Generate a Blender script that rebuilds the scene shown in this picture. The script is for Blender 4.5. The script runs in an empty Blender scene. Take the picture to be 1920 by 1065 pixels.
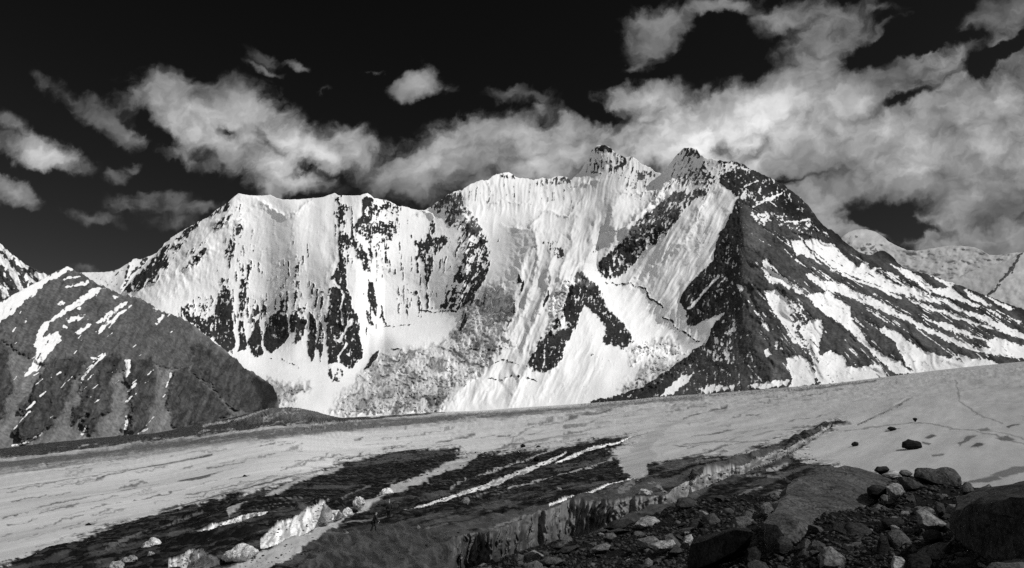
import bpy, bmesh, math, random
import numpy as np
from mathutils import Vector, Matrix

# ------------------------------------------------------------------ camera, sky, sun
S = bpy.context.scene
COL = S.collection
F = 1280.0
PITCH = math.atan((750 - 532.5) / F)
cp, sp = math.cos(PITCH), math.sin(PITCH)
cam_d = bpy.data.cameras.new('camera')
cam = bpy.data.objects.new('camera', cam_d)
COL.objects.link(cam)
cam_d.sensor_width = 36.0
cam_d.lens = 36.0 * F / 1920.0
cam_d.clip_start = 0.1
cam_d.clip_end = 80000.0
cam.location = (0, 0, 0)
cam.rotation_euler = (math.radians(90) + PITCH, 0, 0)
S.camera = cam
S.view_settings.view_transform = 'Standard'
S.view_settings.look = 'None'
S.view_settings.exposure = 0.0
S.view_settings.gamma = 1.0
S.cycles.max_bounces = 4
S.cycles.diffuse_bounces = 3
S.cycles.use_denoising = False

SUN_AZ = math.radians(106)     # clockwise from +Y
SUN_EL = math.radians(44)
sun_dir = Vector((math.sin(SUN_AZ) * math.cos(SUN_EL), math.cos(SUN_AZ) * math.cos(SUN_EL), math.sin(SUN_EL)))
sd = bpy.data.lights.new('sun', 'SUN')
sd.energy = 3.7
sd.angle = math.radians(0.5)
sd.color = (1.0, 0.995, 0.985)
so = bpy.data.objects.new('sun', sd)
COL.objects.link(so)
so.rotation_euler = sun_dir.to_track_quat('Z', 'Y').to_euler()


class NT:
    """small helper for node trees"""
    def __init__(s, tree):
        s.t = tree
        tree.nodes.clear()

    def n(s, typ, **kw):
        nd = s.t.nodes.new(typ)
        ins = kw.pop('ins', {})
        for k, v in kw.items():
            setattr(nd, k, v)
        for k, v in ins.items():
            s.put(nd, k, v)
        return nd

    def put(s, nd, k, v):
        if isinstance(v, bpy.types.NodeSocket):
            s.t.links.new(v, nd.inputs[k])
        else:
            nd.inputs[k].default_value = v

    def m(s, op, a, b=None, c=None, clamp=False):
        nd = s.t.nodes.new('ShaderNodeMath')
        nd.operation = op
        nd.use_clamp = clamp
        for i, v in enumerate((a, b, c)):
            if v is not None:
                s.put(nd, i, v)
        return nd.outputs[0]

    def vm(s, op, a, b=None, out=0):
        nd = s.t.nodes.new('ShaderNodeVectorMath')
        nd.operation = op
        s.put(nd, 0, a)
        if b is not None:
            s.put(nd, 1, b)
        return nd.outputs['Value'] if out == 'v' else nd.outputs[0]

    def scale(s, a, f):
        nd = s.t.nodes.new('ShaderNodeVectorMath')
        nd.operation = 'SCALE'
        s.put(nd, 0, a)
        s.put(nd, 'Scale', f)
        return nd.outputs[0]

    def noise(s, vec, scale, detail=5, rough=.55, out='Fac', dist=0.0, dims='3D'):
        nd = s.t.nodes.new('ShaderNodeTexNoise')
        nd.noise_dimensions = dims
        s.put(nd, 'Vector', vec)
        nd.inputs['Scale'].default_value = scale
        nd.inputs['Detail'].default_value = detail
        nd.inputs['Roughness'].default_value = rough
        nd.inputs['Distortion'].default_value = dist
        return nd.outputs[out]

    def ramp(s, v, lo, hi, a=0.0, b=1.0, smooth=True):
        nd = s.t.nodes.new('ShaderNodeMapRange')
        nd.interpolation_type = 'SMOOTHSTEP' if smooth else 'LINEAR'
        s.put(nd, 'Value', v)
        for k, x in (('From Min', lo), ('From Max', hi), ('To Min', a), ('To Max', b)):
            s.put(nd, k, x)
        return nd.outputs[0]

    def mixf(s, f, a, b):
        nd = s.t.nodes.new('ShaderNodeMix')
        nd.data_type = 'FLOAT'
        s.put(nd, 0, f)
        s.put(nd, 2, a)
        s.put(nd, 3, b)
        return nd.outputs[0]


# clouds: (centre x, centre y, half width, half height, rotation deg, strength), in sky units of 0.045 deg
CLOUDS = [
    (330, 205, 120, 60, 10, 1), (430, 215, 110, 62, 0, 1), (400, 262, 120, 50, 25, 1), (350, 295, 75, 24, 15, .6),
    (465, 255, 60, 52, 0, .8), (200, 228, 90, 26, 35, .8), (130, 182, 75, 26, 30, .65), (245, 250, 60, 26, 25, .7),
    (95, 165, 50, 18, 30, .45), (60, 285, 110, 30, 12, .9), (105, 292, 65, 30, 10, .7), (30, 250, 60, 26, 35, .5),
    (15, 358, 65, 24, 25, .9), (225, 332, 30, 16, 0, .6), (255, 315, 26, 10, 10, .5),
    (545, 268, 60, 42, 25, .9), (600, 282, 80, 34, 15, .9), (660, 288, 60, 50, 45, .8), (510, 315, 60, 42, 20, .9),
    (565, 342, 80, 26, 5, .8), (480, 330, 40, 30, 0, .6),
    (490, 105, 45, 16, 20, .5), (555, 122, 36, 12, 25, .65), (500, 136, 42, 11, 25, .45), (697, 135, 28, 8, 0, .45),
    (785, 160, 48, 30, -10, 1), (777, 185, 20, 18, 0, .5), (836, 160, 18, 16, 0, .5), (605, 175, 40, 9, -10, .4),
    (275, 380, 85, 24, -8, .6), (355, 394, 85, 18, 0, .65), (165, 406, 70, 14, 15, .55), (335, 415, 75, 22, 0, .5),
    (150, 508, 40, 12, 15, .4),
    (965, 180, 65, 22, 0, .75), (1010, 195, 40, 26, 40, .4), (905, 250, 130, 48, -15, .85), (965, 235, 90, 34, 10, .8),
    (815, 300, 130, 48, -12, .85), (885, 295, 130, 55, 0, .8), (790, 350, 100, 40, 0, .8), (1000, 270, 120, 45, -10, .8),
    (1095, 240, 100, 34, 18, .75), (1145, 250, 50, 26, 20, .5), (1080, 290, 130, 38, -5, .75), (1000, 315, 110, 45, 0, .8),
    (1170, 292, 70, 26, 10, .7), (905, 340, 100, 36, 0, .7),
    (1210, 185, 85, 34, -10, .95), (1190, 130, 34, 14, -20, .5), (1235, 215, 50, 20, 0, .5),
    (1250, 55, 95, 60, -25, .75), (1235, 90, 60, 24, -40, .5), (1340, 15, 100, 32, -10, .7),
    (1330, 240, 150, 58, -15, .95), (1275, 270, 90, 50, 0, .95), (1440, 195, 140, 62, -30, .9), (1535, 120, 100, 60, -40, .8),
    (1600, 175, 130, 62, -15, .8), (1500, 260, 210, 70, -15, .85), (1660, 265, 220, 80, -15, .8), (1805, 205, 180, 58, -20, .8),
    (1860, 285, 160, 90, -10, .8), (1700, 345, 220, 70, -5, .75), (1560, 355, 150, 70, -15, .75), (1820, 385, 170, 70, 0, .75),
    (1480, 35, 110, 34, -15, .7), (1570, 20, 120, 32, -5, .6), (1645, 62, 80, 16, -30, .45), (1800, 95, 140, 32, -25, .6),
    (1860, 30, 110, 44, -20, .75), (1765, 130, 80, 22, -25, .5), (1905, 150, 90, 26, -25, .55), (1560, 425, 100, 40, 0, .8),
    (1900, 445, 150, 50, 0, .8), (1760, 440, 120, 26, 0, .5), (2150, 250, 260, 200, 0, .8), (-200, 300, 160, 90, 0, .6),
    (1650, 398, 75, 28, -8, -.8), (1690, 425, 80, 16, 8, -.6), (1700, 72, 110, 28, -25, -.8), (1880, 100, 70, 14, -35, -.6),
    (1690, 190, 60, 9, -20, -.5), (1330, 70, 60, 40, -20, -.7), (1120, 215, 30, 14, 20, -.4), (270, 225, 40, 22, 30, -.45), (425, 240, 26, 12, 20, -.5),
    (1455, 235, 60, 14, -50, -.25), (1410, 290, 60, 12, -40, -.2), (1490, 340, 70, 8, -15, -.4),
]
BRIGHT = [(1300, 255, 200, 110, 0, .72), (1380, 230, 220, 120, -20, .4), (410, 250, 190, 100, 20, .9), (950, 290, 280, 100, 0, .62),
          (600, 300, 130, 70, 0, .6), (785, 160, 60, 40, 0, .35), (1700, 300, 480, 190, -10, .5), (1220, 180, 90, 50, 0, .25), (90, 290, 140, 70, 0, .55)]


SKY_POW, SKY_MUL = 1.75, .11


def build_world():
    w = bpy.data.worlds.new('World')
    S.world = w
    w.use_nodes = True
    g = NT(w.node_tree)
    tc = g.n('ShaderNodeTexCoord').outputs['Generated']
    dF = g.vm('DOT_PRODUCT', tc, (0, cp, sp), 'v')
    dR = g.vm('DOT_PRODUCT', tc, (1, 0, 0), 'v')
    dU = g.vm('DOT_PRODUCT', tc, (0, -sp, cp), 'v')
    den = g.m('MAXIMUM', dF, .08)
    u = g.m('ADD', g.m('MULTIPLY', g.m('DIVIDE', dR, den), F / 100), 9.6)
    v = g.m('SUBTRACT', 5.325, g.m('MULTIPLY', g.m('DIVIDE', dU, den), F / 100))
    P = g.n('ShaderNodeCombineXYZ', ins={0: u, 1: v, 2: 0.0}).outputs[0]
    w1 = g.scale(g.vm('SUBTRACT', g.noise(P, 1.3, 3, .5, 'Color', dims='2D'), (.5, .5, .5)), .5)
    w2 = g.scale(g.vm('SUBTRACT', g.noise(P, 5.0, 4, .6, 'Color', dims='2D'), (.5, .5, .5)), .2)
    Q = g.vm('ADD', P, g.vm('ADD', w1, w2))
    Q = g.vm('MULTIPLY', Q, (1, 1, 0))

    def blobs(lst, vec, grow, union=False):
        acc = None
        for (cx, cy, rx, ry, rot, s) in lst:
            mp = g.n('ShaderNodeMapping', vector_type='TEXTURE')
            g.put(mp, 'Vector', vec)
            mp.inputs['Location'].default_value = (cx / 100, cy / 100, 0)
            mp.inputs['Rotation'].default_value = (0, 0, math.radians(rot))
            mp.inputs['Scale'].default_value = (rx / 100 * grow, ry / 100 * grow, 1)
            gr = g.n('ShaderNodeTexGradient', gradient_type='QUADRATIC_SPHERE' if False else 'SPHERICAL')
            g.put(gr, 'Vector', mp.outputs[0])
            w_ = g.m('MULTIPLY', gr.outputs['Fac'], s)
            if acc is None:
                acc = w_
            elif s < 0 or not union:
                acc = g.m('ADD', acc, w_)
            else:
                acc = g.m('SMOOTH_MAX', acc, w_, .12)
        return acc
    c = blobs([(x, y, a * 1.12, b * 1.18, r, k * 1.2) if x > 1270 and k > 0 and y > 110 else (x, y, a, b, r, k) for x, y, a, b, r, k in CLOUDS], Q, 1.5, True)
    c = g.m('MINIMUM', c, .95)
    # billows, drawn out a little towards the upper right as the high clouds are
    def structure(vec):
        mp = g.n('ShaderNodeMapping', vector_type='TEXTURE')
        g.put(mp, 'Vector', vec)
        mp.inputs['Rotation'].default_value = (0, 0, math.radians(-22))
        mp.inputs['Scale'].default_value = (1.35, .85, 1)
        fb = g.noise(mp.outputs[0], 1.35, 8, .57, dims='2D')
        vo = g.n('ShaderNodeTexVoronoi', feature='SMOOTH_F1', voronoi_dimensions='2D')
        g.put(vo, 'Vector', mp.outputs[0])
        vo.inputs['Scale'].default_value = 1.3
        vo.inputs['Detail'].default_value = 2.0
        vo.inputs['Roughness'].default_value = .5
        vo.inputs['Smoothness'].default_value = .6
        return g.m('ADD', g.m('MULTIPLY', g.m('SUBTRACT', fb, .5), 1.7), g.m('MULTIPLY', g.m('SUBTRACT', .42, vo.outputs['Distance']), .5)), mp.outputs[0]
    st, mpv = structure(Q)
    st2, _ = structure(g.vm('ADD', Q, (.16, -.13, 0)))
    fb2 = g.noise(mpv, .75, 4, .55, dims='2D')
    d = g.m('ADD', g.m('MULTIPLY', c, 1.75), g.m('MULTIPLY', st, 1.0))
    dens = g.m('MULTIPLY', g.ramp(d, .12, .9), g.ramp(c, .1, .34))
    br = blobs(BRIGHT, P, 1.3)
    lum = g.m('ADD', .21, g.m('MULTIPLY', br, .46))
    lum = g.m('MULTIPLY', lum, g.m('ADD', .35, g.m('MULTIPLY', g.ramp(fb2, .3, .7), .5)))
    lum = g.m('MULTIPLY', lum, g.m('ADD', .85, g.m('MULTIPLY', g.ramp(d, .4, 1.7), .85)))
    relief = g.m('SUBTRACT', st, st2)          # sunlit side of each billow (the sun stands to the right)
    lum = g.m('MULTIPLY', lum, g.m('MAXIMUM', .5, g.m('MINIMUM', 1.5, g.m('ADD', 1.0, g.m('MULTIPLY', relief, .42)))))
    sky = g.n('ShaderNodeTexSky', sky_type='NISHITA')
    sky.sun_disc = False
    sky.sun_elevation = SUN_EL
    sky.sun_rotation = SUN_AZ
    sky.altitude = 4800
    sky.air_density = 1.0
    sky.dust_density = 0.6
    # black-and-white photograph through a deep red filter: only the red of the sky counts
    sep = g.n('ShaderNodeSeparateColor')
    g.put(sep, 0, sky.outputs[0])
    skyr = g.m('MULTIPLY', g.m('POWER', sep.outputs[0], SKY_POW), SKY_MUL)
    tot = g.mixf(dens, skyr, g.m('MULTIPLY', lum, 10.0))
    # overhead and behind the viewer: bright broken cloud, added out of view to lift the shadows
    side = g.noise(tc, 2.2, 6, .6)
    tot = g.mixf(g.ramp(dF, .62, .3), tot, g.ramp(side, .35, .6, 1.2, 4.2))
    bg = g.n('ShaderNodeBackground')
    bg.inputs['Strength'].default_value = .1
    comb = g.n('ShaderNodeCombineColor', ins={0: tot, 1: tot, 2: tot})
    g.put(bg, 'Color', comb.outputs[0])
    out = g.n('ShaderNodeOutputWorld')
    g.put(out, 'Surface', bg.outputs[0])


build_world()

# ------------------------------------------------------------------ numeric helpers
_perm = {}


def perm(seed):
    if seed not in _perm:
        r = np.random.RandomState(seed)
        p = r.permutation(256)
        a = r.rand(256) * 2 * np.pi
        _perm[seed] = (np.concatenate([p, p]), np.cos(a), np.sin(a))
    return _perm[seed]


def pn(x, y, seed=0):
    p, gx, gy = perm(seed)
    xf = np.floor(x); yf = np.floor(y)
    xi = xf.astype(np.int64) & 255; yi = yf.astype(np.int64) & 255
    fx = x - xf; fy = y - yf
    u = fx * fx * fx * (fx * (fx * 6 - 15) + 10); v = fy * fy * fy * (fy * (fy * 6 - 15) + 10)
    def gr(ix, iy, dx, dy):
        h = p[p[ix & 255] + (iy & 255)]
        return gx[h] * dx + gy[h] * dy
    a = gr(xi, yi, fx, fy); b = gr(xi + 1, yi, fx - 1, fy)
    c = gr(xi, yi + 1, fx, fy - 1); d = gr(xi + 1, yi + 1, fx - 1, fy - 1)
    return ((a + u * (b - a)) * (1 - v) + (c + u * (d - c)) * v) * 1.5


def fbm(x, y, o=4, seed=0, gain=.5):
    s = 0; a = 1.0; n = 0
    for i in range(o):
        s = s + a * pn(x, y, seed + i)
        n += a * a
        x = x * 2.03 + 17.3; y = y * 2.03 - 9.1; a *= gain
    return s / math.sqrt(n)


def ridged(x, y, o=4, seed=0, gain=.5):
    s = 0; a = 1.0; n = 0
    for i in range(o):
        s = s + a * (1 - 2.2 * np.abs(pn(x, y, seed + i)))
        n += a
        x = x * 2.07 + 3.3; y = y * 2.07 + 5.1; a *= gain
    return s / n


def uni(n):      # noise to a roughly even 0..1 spread
    z = (n - n.mean()) / (n.std() + 1e-9)
    return 1 / (1 + np.exp(-1.7 * z))


def sstep(a, b, x):
    t = np.clip((x - a) / (b - a), 0, 1)
    return t * t * (3 - 2 * t)


def sdf(poly, x, y):      # > 0 inside
    P = np.asarray(poly, float)
    d = np.full(x.shape, 1e18); ins = np.zeros(x.shape, bool)
    for i in range(len(P)):
        ax, ay = P[i]; bx, by = P[(i + 1) % len(P)]
        ex, ey = bx - ax, by - ay
        wx, wy = x - ax, y - ay
        t = np.clip((wx * ex + wy * ey) / (ex * ex + ey * ey + 1e-12), 0, 1)
        d = np.minimum(d, (wx - ex * t) ** 2 + (wy - ey * t) ** 2)
        if ay != by:
            c = ((ay > y) != (by > y)) & (x < (bx - ax) * (y - ay) / (by - ay) + ax)
            ins ^= c
    d = np.sqrt(d)
    return np.where(ins, d, -d)


def pdist(line, x, y, signed=False):
    P = np.asarray(line, float)
    d = np.full(x.shape, 1e18); sg = np.zeros(x.shape)
    for i in range(len(P) - 1):
        ax, ay = P[i]; bx, by = P[i + 1]
        ex, ey = bx - ax, by - ay
        wx, wy = x - ax, y - ay
        t = np.clip((wx * ex + wy * ey) / (ex * ex + ey * ey + 1e-12), 0, 1)
        dd = (wx - ex * t) ** 2 + (wy - ey * t) ** 2
        m = dd < d
        d = np.where(m, dd, d)
        if signed:
            sg = np.where(m, np.sign(ex * wy - ey * wx), sg)
    d = np.sqrt(d)
    return d * sg if signed else d


class Field:
    """paint helper: polygons and strokes on a px/py grid, with rag from a warp field"""
    def __init__(s, X, Y, wx, wy, val=0.0):
        s.X, s.Y, s.wx, s.wy = X, Y, wx, wy
        s.v = np.full(X.shape, float(val))

    def _box(s, pts, pad):
        P = np.asarray(pts, float)
        return ((s.X > P[:, 0].min() - pad) & (s.X < P[:, 0].max() + pad) & (s.Y > P[:, 1].min() - pad) & (s.Y < P[:, 1].max() + pad))

    def poly(s, pts, val, soft=2.0, rag=1.0, add=False, mx=False):
        b = s._box(pts, 30 * rag + soft * 2 + 4)
        d = sdf(pts, s.X[b] + s.wx[b] * rag, s.Y[b] + s.wy[b] * rag)
        w = sstep(-soft, soft, d)
        if add:
            s.v[b] += val * w
        elif mx:
            s.v[b] = np.maximum(s.v[b], val * w)
        else:
            s.v[b] = s.v[b] * (1 - w) + val * w

    def line(s, pts, width, val, soft=1.0, rag=.5):
        b = s._box(pts, 30 * rag + width + soft * 2 + 4)
        d = width / 2 - pdist(pts, s.X[b] + s.wx[b] * rag, s.Y[b] + s.wy[b] * rag)
        w = sstep(-soft, soft, d)
        s.v[b] = s.v[b] * (1 - w) + val * w


def tps(pts, X, Y, lam=1e-3):
    P = np.asarray(pts, float)
    n = len(P)
    sx, sy = P[:, 0] / 100, P[:, 1] / 100
    r2 = (sx[:, None] - sx) ** 2 + (sy[:, None] - sy) ** 2
    K = .5 * r2 * np.log(r2 + 1e-12) + lam * np.eye(n)
    A = np.zeros((n + 3, n + 3))
    A[:n, :n] = K; A[:n, n] = 1; A[:n, n + 1] = sx; A[:n, n + 2] = sy
    A[n:, :n] = A[:n, n:].T
    c = np.linalg.solve(A, np.concatenate([P[:, 2], np.zeros(3)]))
    out = np.empty(X.size); xf = X.ravel() / 100; yf = Y.ravel() / 100
    for i in range(0, X.size, 40000):
        a = slice(i, i + 40000)
        r2 = (xf[a][:, None] - sx) ** 2 + (yf[a][:, None] - sy) ** 2
        out[a] = (.5 * r2 * np.log(r2 + 1e-12)) @ c[:n] + c[n] + c[n + 1] * xf[a] + c[n + 2] * yf[a]
    return out.reshape(X.shape)


def ray(px, py):
    a = (np.asarray(px, float) - 960) / F; b = (532.5 - np.asarray(py, float)) / F
    dy = cp - b * sp; dz = sp + b * cp
    return a / dy, dz / dy           # x/y and z/y


def at(px, py, D):
    X, Y = ray(px, py)
    return Vector((float(X * D), float(D), float(Y * D)))


def interp(pts, x):
    P = np.asarray(pts, float)
    return np.interp(x, P[:, 0], P[:, 1])


def sheet(name, V, mat, attrs=None, smooth=True, wrap=None):
    """V: rows x cols x 3 -> one grid mesh object"""
    r, c = V.shape[:2]
    idx = np.arange(r * c).reshape(r, c)
    q = np.stack([idx[:-1, :-1], idx[:-1, 1:], idx[1:, 1:], idx[1:, :-1]], -1).reshape(-1, 4)
    me = bpy.data.meshes.new(name)
    me.vertices.add(r * c)
    me.vertices.foreach_set('co', V.reshape(-1).astype(np.float32))
    me.loops.add(q.size)
    me.polygons.add(len(q))
    me.polygons.foreach_set('loop_start', np.arange(0, q.size, 4, dtype=np.int32))
    me.polygons.foreach_set('loop_total', np.full(len(q), 4, np.int32))
    me.polygons.foreach_set('vertices', q.reshape(-1).astype(np.int32))
    me.update(calc_edges=True)
    me.polygons.foreach_set('use_smooth', np.full(len(q), smooth))
    for k, a in (attrs or {}).items():
        at_ = me.attributes.new(k, 'FLOAT', 'POINT')
        at_.data.foreach_set('value', a.reshape(-1).astype(np.float32))
    me.materials.append(mat)
    o = bpy.data.objects.new(name, me)
    COL.objects.link(o)
    return o


def tag(o, label=None, cat=None, group=None, kind=None):
    if label: o['label'] = label
    if cat: o['category'] = cat
    if group: o['group'] = group
    if kind: o['kind'] = kind
    return o


# ------------------------------------------------------------------ materials
def principled(g, col, rough, bump=None, spec=.25):
    b = g.n('ShaderNodeBsdfPrincipled')
    cc = g.n('ShaderNodeCombineColor', ins={0: col, 1: col, 2: col}) if isinstance(col, bpy.types.NodeSocket) else None
    g.put(b, 'Base Color', cc.outputs[0] if cc else (col, col, col, 1))
    g.put(b, 'Roughness', rough)
    b.inputs['Specular IOR Level'].default_value = spec
    if bump is not None:
        g.put(b, 'Normal', bump)
    o = g.n('ShaderNodeOutputMaterial')
    g.put(o, 'Surface', b.outputs[0])
    return b


def terrain_mat(name, fine, bump_d, rag=.95, rock_c=.9, snow_c=.12):
    """rock and snow (or ice) by the 'snow' cover attribute; fine = size in metres of the smallest grain"""
    m = bpy.data.materials.new(name)
    m.use_nodes = True
    g = NT(m.node_tree)
    oc = g.n('ShaderNodeTexCoord').outputs['Object']
    a_s = g.n('ShaderNodeAttribute', attribute_name='snow').outputs['Fac']
    a_r = g.n('ShaderNodeAttribute', attribute_name='rock_tone').outputs['Fac']
    a_w = g.n('ShaderNodeAttribute', attribute_name='snow_tone').outputs['Fac']
    n1 = g.noise(oc, 1 / (fine * 3), 6, .62)
    n2 = g.noise(oc, 1 / (fine * 22), 5, .6)
    mask = g.ramp(g.m('ADD', a_s, g.m('MULTIPLY', g.m('SUBTRACT', n1, .5), rag)), .28, .72)
    rk = g.m('MULTIPLY', a_r, g.m('ADD', 1 - rock_c * .5, g.m('MULTIPLY', g.ramp(n1, .28, .72, 0, 1, False), rock_c)))
    rk = g.m('MULTIPLY', rk, g.m('ADD', .6, g.m('MULTIPLY', n2, .8)))
    sn = g.m('MULTIPLY', a_w, g.m('ADD', 1 - snow_c * .5, g.m('MULTIPLY', n2, snow_c)))
    col = g.mixf(mask, rk, sn)
    bp = g.n('ShaderNodeBump')
    g.put(bp, 'Strength', g.mixf(mask, .8, .15))
    bp.inputs['Distance'].default_value = bump_d
    g.put(bp, 'Height', g.m('ADD', n1, n2))
    b = principled(g, col, g.mixf(mask, .95, .65), bp.outputs[0])
    g.put(b, 'Specular IOR Level', g.mixf(mask, .03, .2))
    return m


M_MOUNT = terrain_mat('mountain_rock_and_snow', 5.0, 6.0)
M_HILL = terrain_mat('hill_rock_and_scree', 2.2, 2.5)
M_FAR = terrain_mat('far_peak_snow', 14.0, 14.0, .4)

# ------------------------------------------------------------------ main massif
SKY = [(150, 640), (190, 590), (215, 560), (232, 545), (260, 508), (290, 478), (305, 463), (312, 455), (330, 440), (350, 428), (372, 416), (392, 406), (404, 394), (420, 385), (437, 371),
       (447, 363), (465, 366), (490, 367), (507, 365), (518, 371), (530, 374), (560, 374), (580, 372), (605, 370), (618, 365),
       (627, 362), (636, 366), (650, 367), (670, 367), (682, 364), (689, 361), (700, 371), (720, 375), (730, 377), (745, 386),
       (765, 389), (780, 394), (797, 393), (810, 387), (815, 381), (832, 372), (840, 364), (850, 360), (865, 357), (880, 347),
       (895, 340), (915, 337), (930, 327), (945, 323), (960, 325), (968, 333), (985, 335), (1000, 338), (1015, 334), (1030, 336),
       (1050, 330), (1065, 333), (1071, 338), (1080, 330), (1090, 318), (1098, 303), (1106, 290), (1110, 281), (1120, 273),
       (1130, 272), (1140, 275), (1150, 284), (1165, 292), (1175, 296), (1187, 294), (1195, 301), (1205, 309), (1218, 314),
       (1230, 323), (1240, 325), (1248, 321), (1255, 310), (1263, 298), (1272, 287), (1282, 279), (1295, 276), (1305, 280),
       (1313, 291), (1322, 295), (1335, 297), (1350, 301), (1365, 304), (1380, 303), (1395, 309), (1415, 320), (1430, 327),
       (1445, 334), (1460, 342), (1475, 350), (1490, 363), (1503, 374), (1515, 385), (1525, 398), (1535, 413), (1543, 423),
       (1560, 432), (1575, 443), (1585, 455), (1600, 466), (1612, 475), (1632, 478), (1645, 472), (1659, 470), (1668, 476), (1685, 494),
       (1702, 507), (1720, 510), (1746, 516), (1770, 525), (1795, 533), (1828, 546), (1870, 562), (1919, 580), (2000, 610), (2100, 640), (2200, 662)]
EDGE = [(-300, 880), (0, 841), (100, 829), (200, 819), (290, 812), (380, 795), (450, 779), (500, 768), (545, 766), (575, 769),
        (610, 778), (640, 783), (700, 780), (760, 776), (830, 772), (900, 770), (960, 765), (1040, 760), (1100, 756), (1180, 750),
        (1240, 743), (1330, 738), (1440, 729), (1560, 719), (1680, 704), (1780, 691), (1900, 679), (1920, 677), (2050, 668), (2250, 655)]
EDGE_D = [(-300, 700), (0, 900), (250, 1200), (450, 1700), (560, 2600), (640, 3250), (860, 3200), (1120, 3100), (1440, 2800), (1680, 2600), (1920, 2550), (2250, 2500)]

DEPTH = [(150, 640, 5100), (215, 560, 5200), (260, 508, 5300), (330, 440, 5400), (447, 363, 5500), (560, 374, 5500), (627, 362, 5480), (689, 361, 5480), (760, 389, 5600), (797, 393, 5700),
         (850, 360, 5600), (945, 323, 5900), (1030, 336, 6100), (1090, 318, 6150), (1130, 272, 6000), (1187, 294, 5900), (1240, 325, 5700), (1295, 276, 5300),
         (1380, 303, 5000), (1460, 342, 4900), (1535, 413, 4700), (1612, 474, 4600), (1720, 510, 4500), (1828, 546, 4400), (1920, 580, 4300), (2100, 640, 4000), (2200, 665, 3900),
         (300, 620, 4700), (400, 700, 4350), (450, 660, 4700), (550, 690, 4650), (620, 690, 4550), (680, 690, 4600), (740, 610, 4900), (800, 580, 5000), (860, 580, 4800),
         (450, 530, 5050), (370, 500, 5150), (550, 530, 5050), (620, 520, 4930), (700, 500, 5120), (760, 480, 5280), (850, 470, 5230),
         (600, 720, 4200), (740, 640, 4500), (780, 620, 4700), (560, 740, 3700), (620, 778, 3350), (520, 765, 3500), (400, 790, 3500), (200, 800, 3500),
         (760, 700, 3900), (700, 740, 3600), (700, 779, 3300), (800, 773, 3280), (830, 740, 3550), (860, 650, 4250), (930, 600, 4400), (900, 530, 4820), (915, 460, 5230), (930, 400, 5560),
         (1010, 435, 5100), (960, 560, 4440), (930, 650, 3980), (900, 720, 3560), (860, 770, 3250), (1060, 480, 4760), (1040, 560, 4380), (1000, 640, 4000), (960, 763, 3230), (1000, 700, 3650),
         (1080, 400, 5430), (1150, 380, 5200), (1120, 450, 4880), (1180, 430, 4900), (1160, 340, 5560), (1020, 390, 5600),
         (1090, 514, 4520), (1130, 505, 4780), (1100, 580, 4220), (1030, 640, 3930), (1010, 690, 3680), (1170, 640, 3980), (1090, 650, 3870), (1080, 745, 3230), (1150, 600, 4180),
         (1180, 540, 4620), (1230, 600, 4320), (1270, 650, 4000), (1200, 680, 3700), (1160, 720, 3350), (1120, 754, 3130),
         (1270, 380, 4980), (1200, 440, 4930), (1140, 500, 4780), (1340, 360, 4850), (1280, 480, 4590), (1220, 560, 4420), (1335, 480, 4390), (1290, 560, 4230),
         (1384, 368, 4720), (1395, 450, 4340), (1392, 520, 4060), (1390, 600, 3680), (1410, 660, 3250), (1440, 727, 2850),
         (1340, 560, 4090), (1310, 610, 3960), (1330, 650, 3620), (1240, 743, 3000), (1330, 738, 2920), (1560, 719, 2700), (1680, 704, 2620), (1780, 691, 2600), (1900, 679, 2560), (2100, 668, 2500), (2200, 660, 2500),
         (1450, 430, 4450), (1480, 520, 3980), (1480, 600, 3520), (1500, 670, 3080), (1560, 500, 4330), (1620, 560, 3930), (1600, 640, 3280), (1700, 580, 3900), (1700, 640, 3150), (1800, 620, 3480), (1850, 655, 2850), (1920, 640, 3250)]

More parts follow.
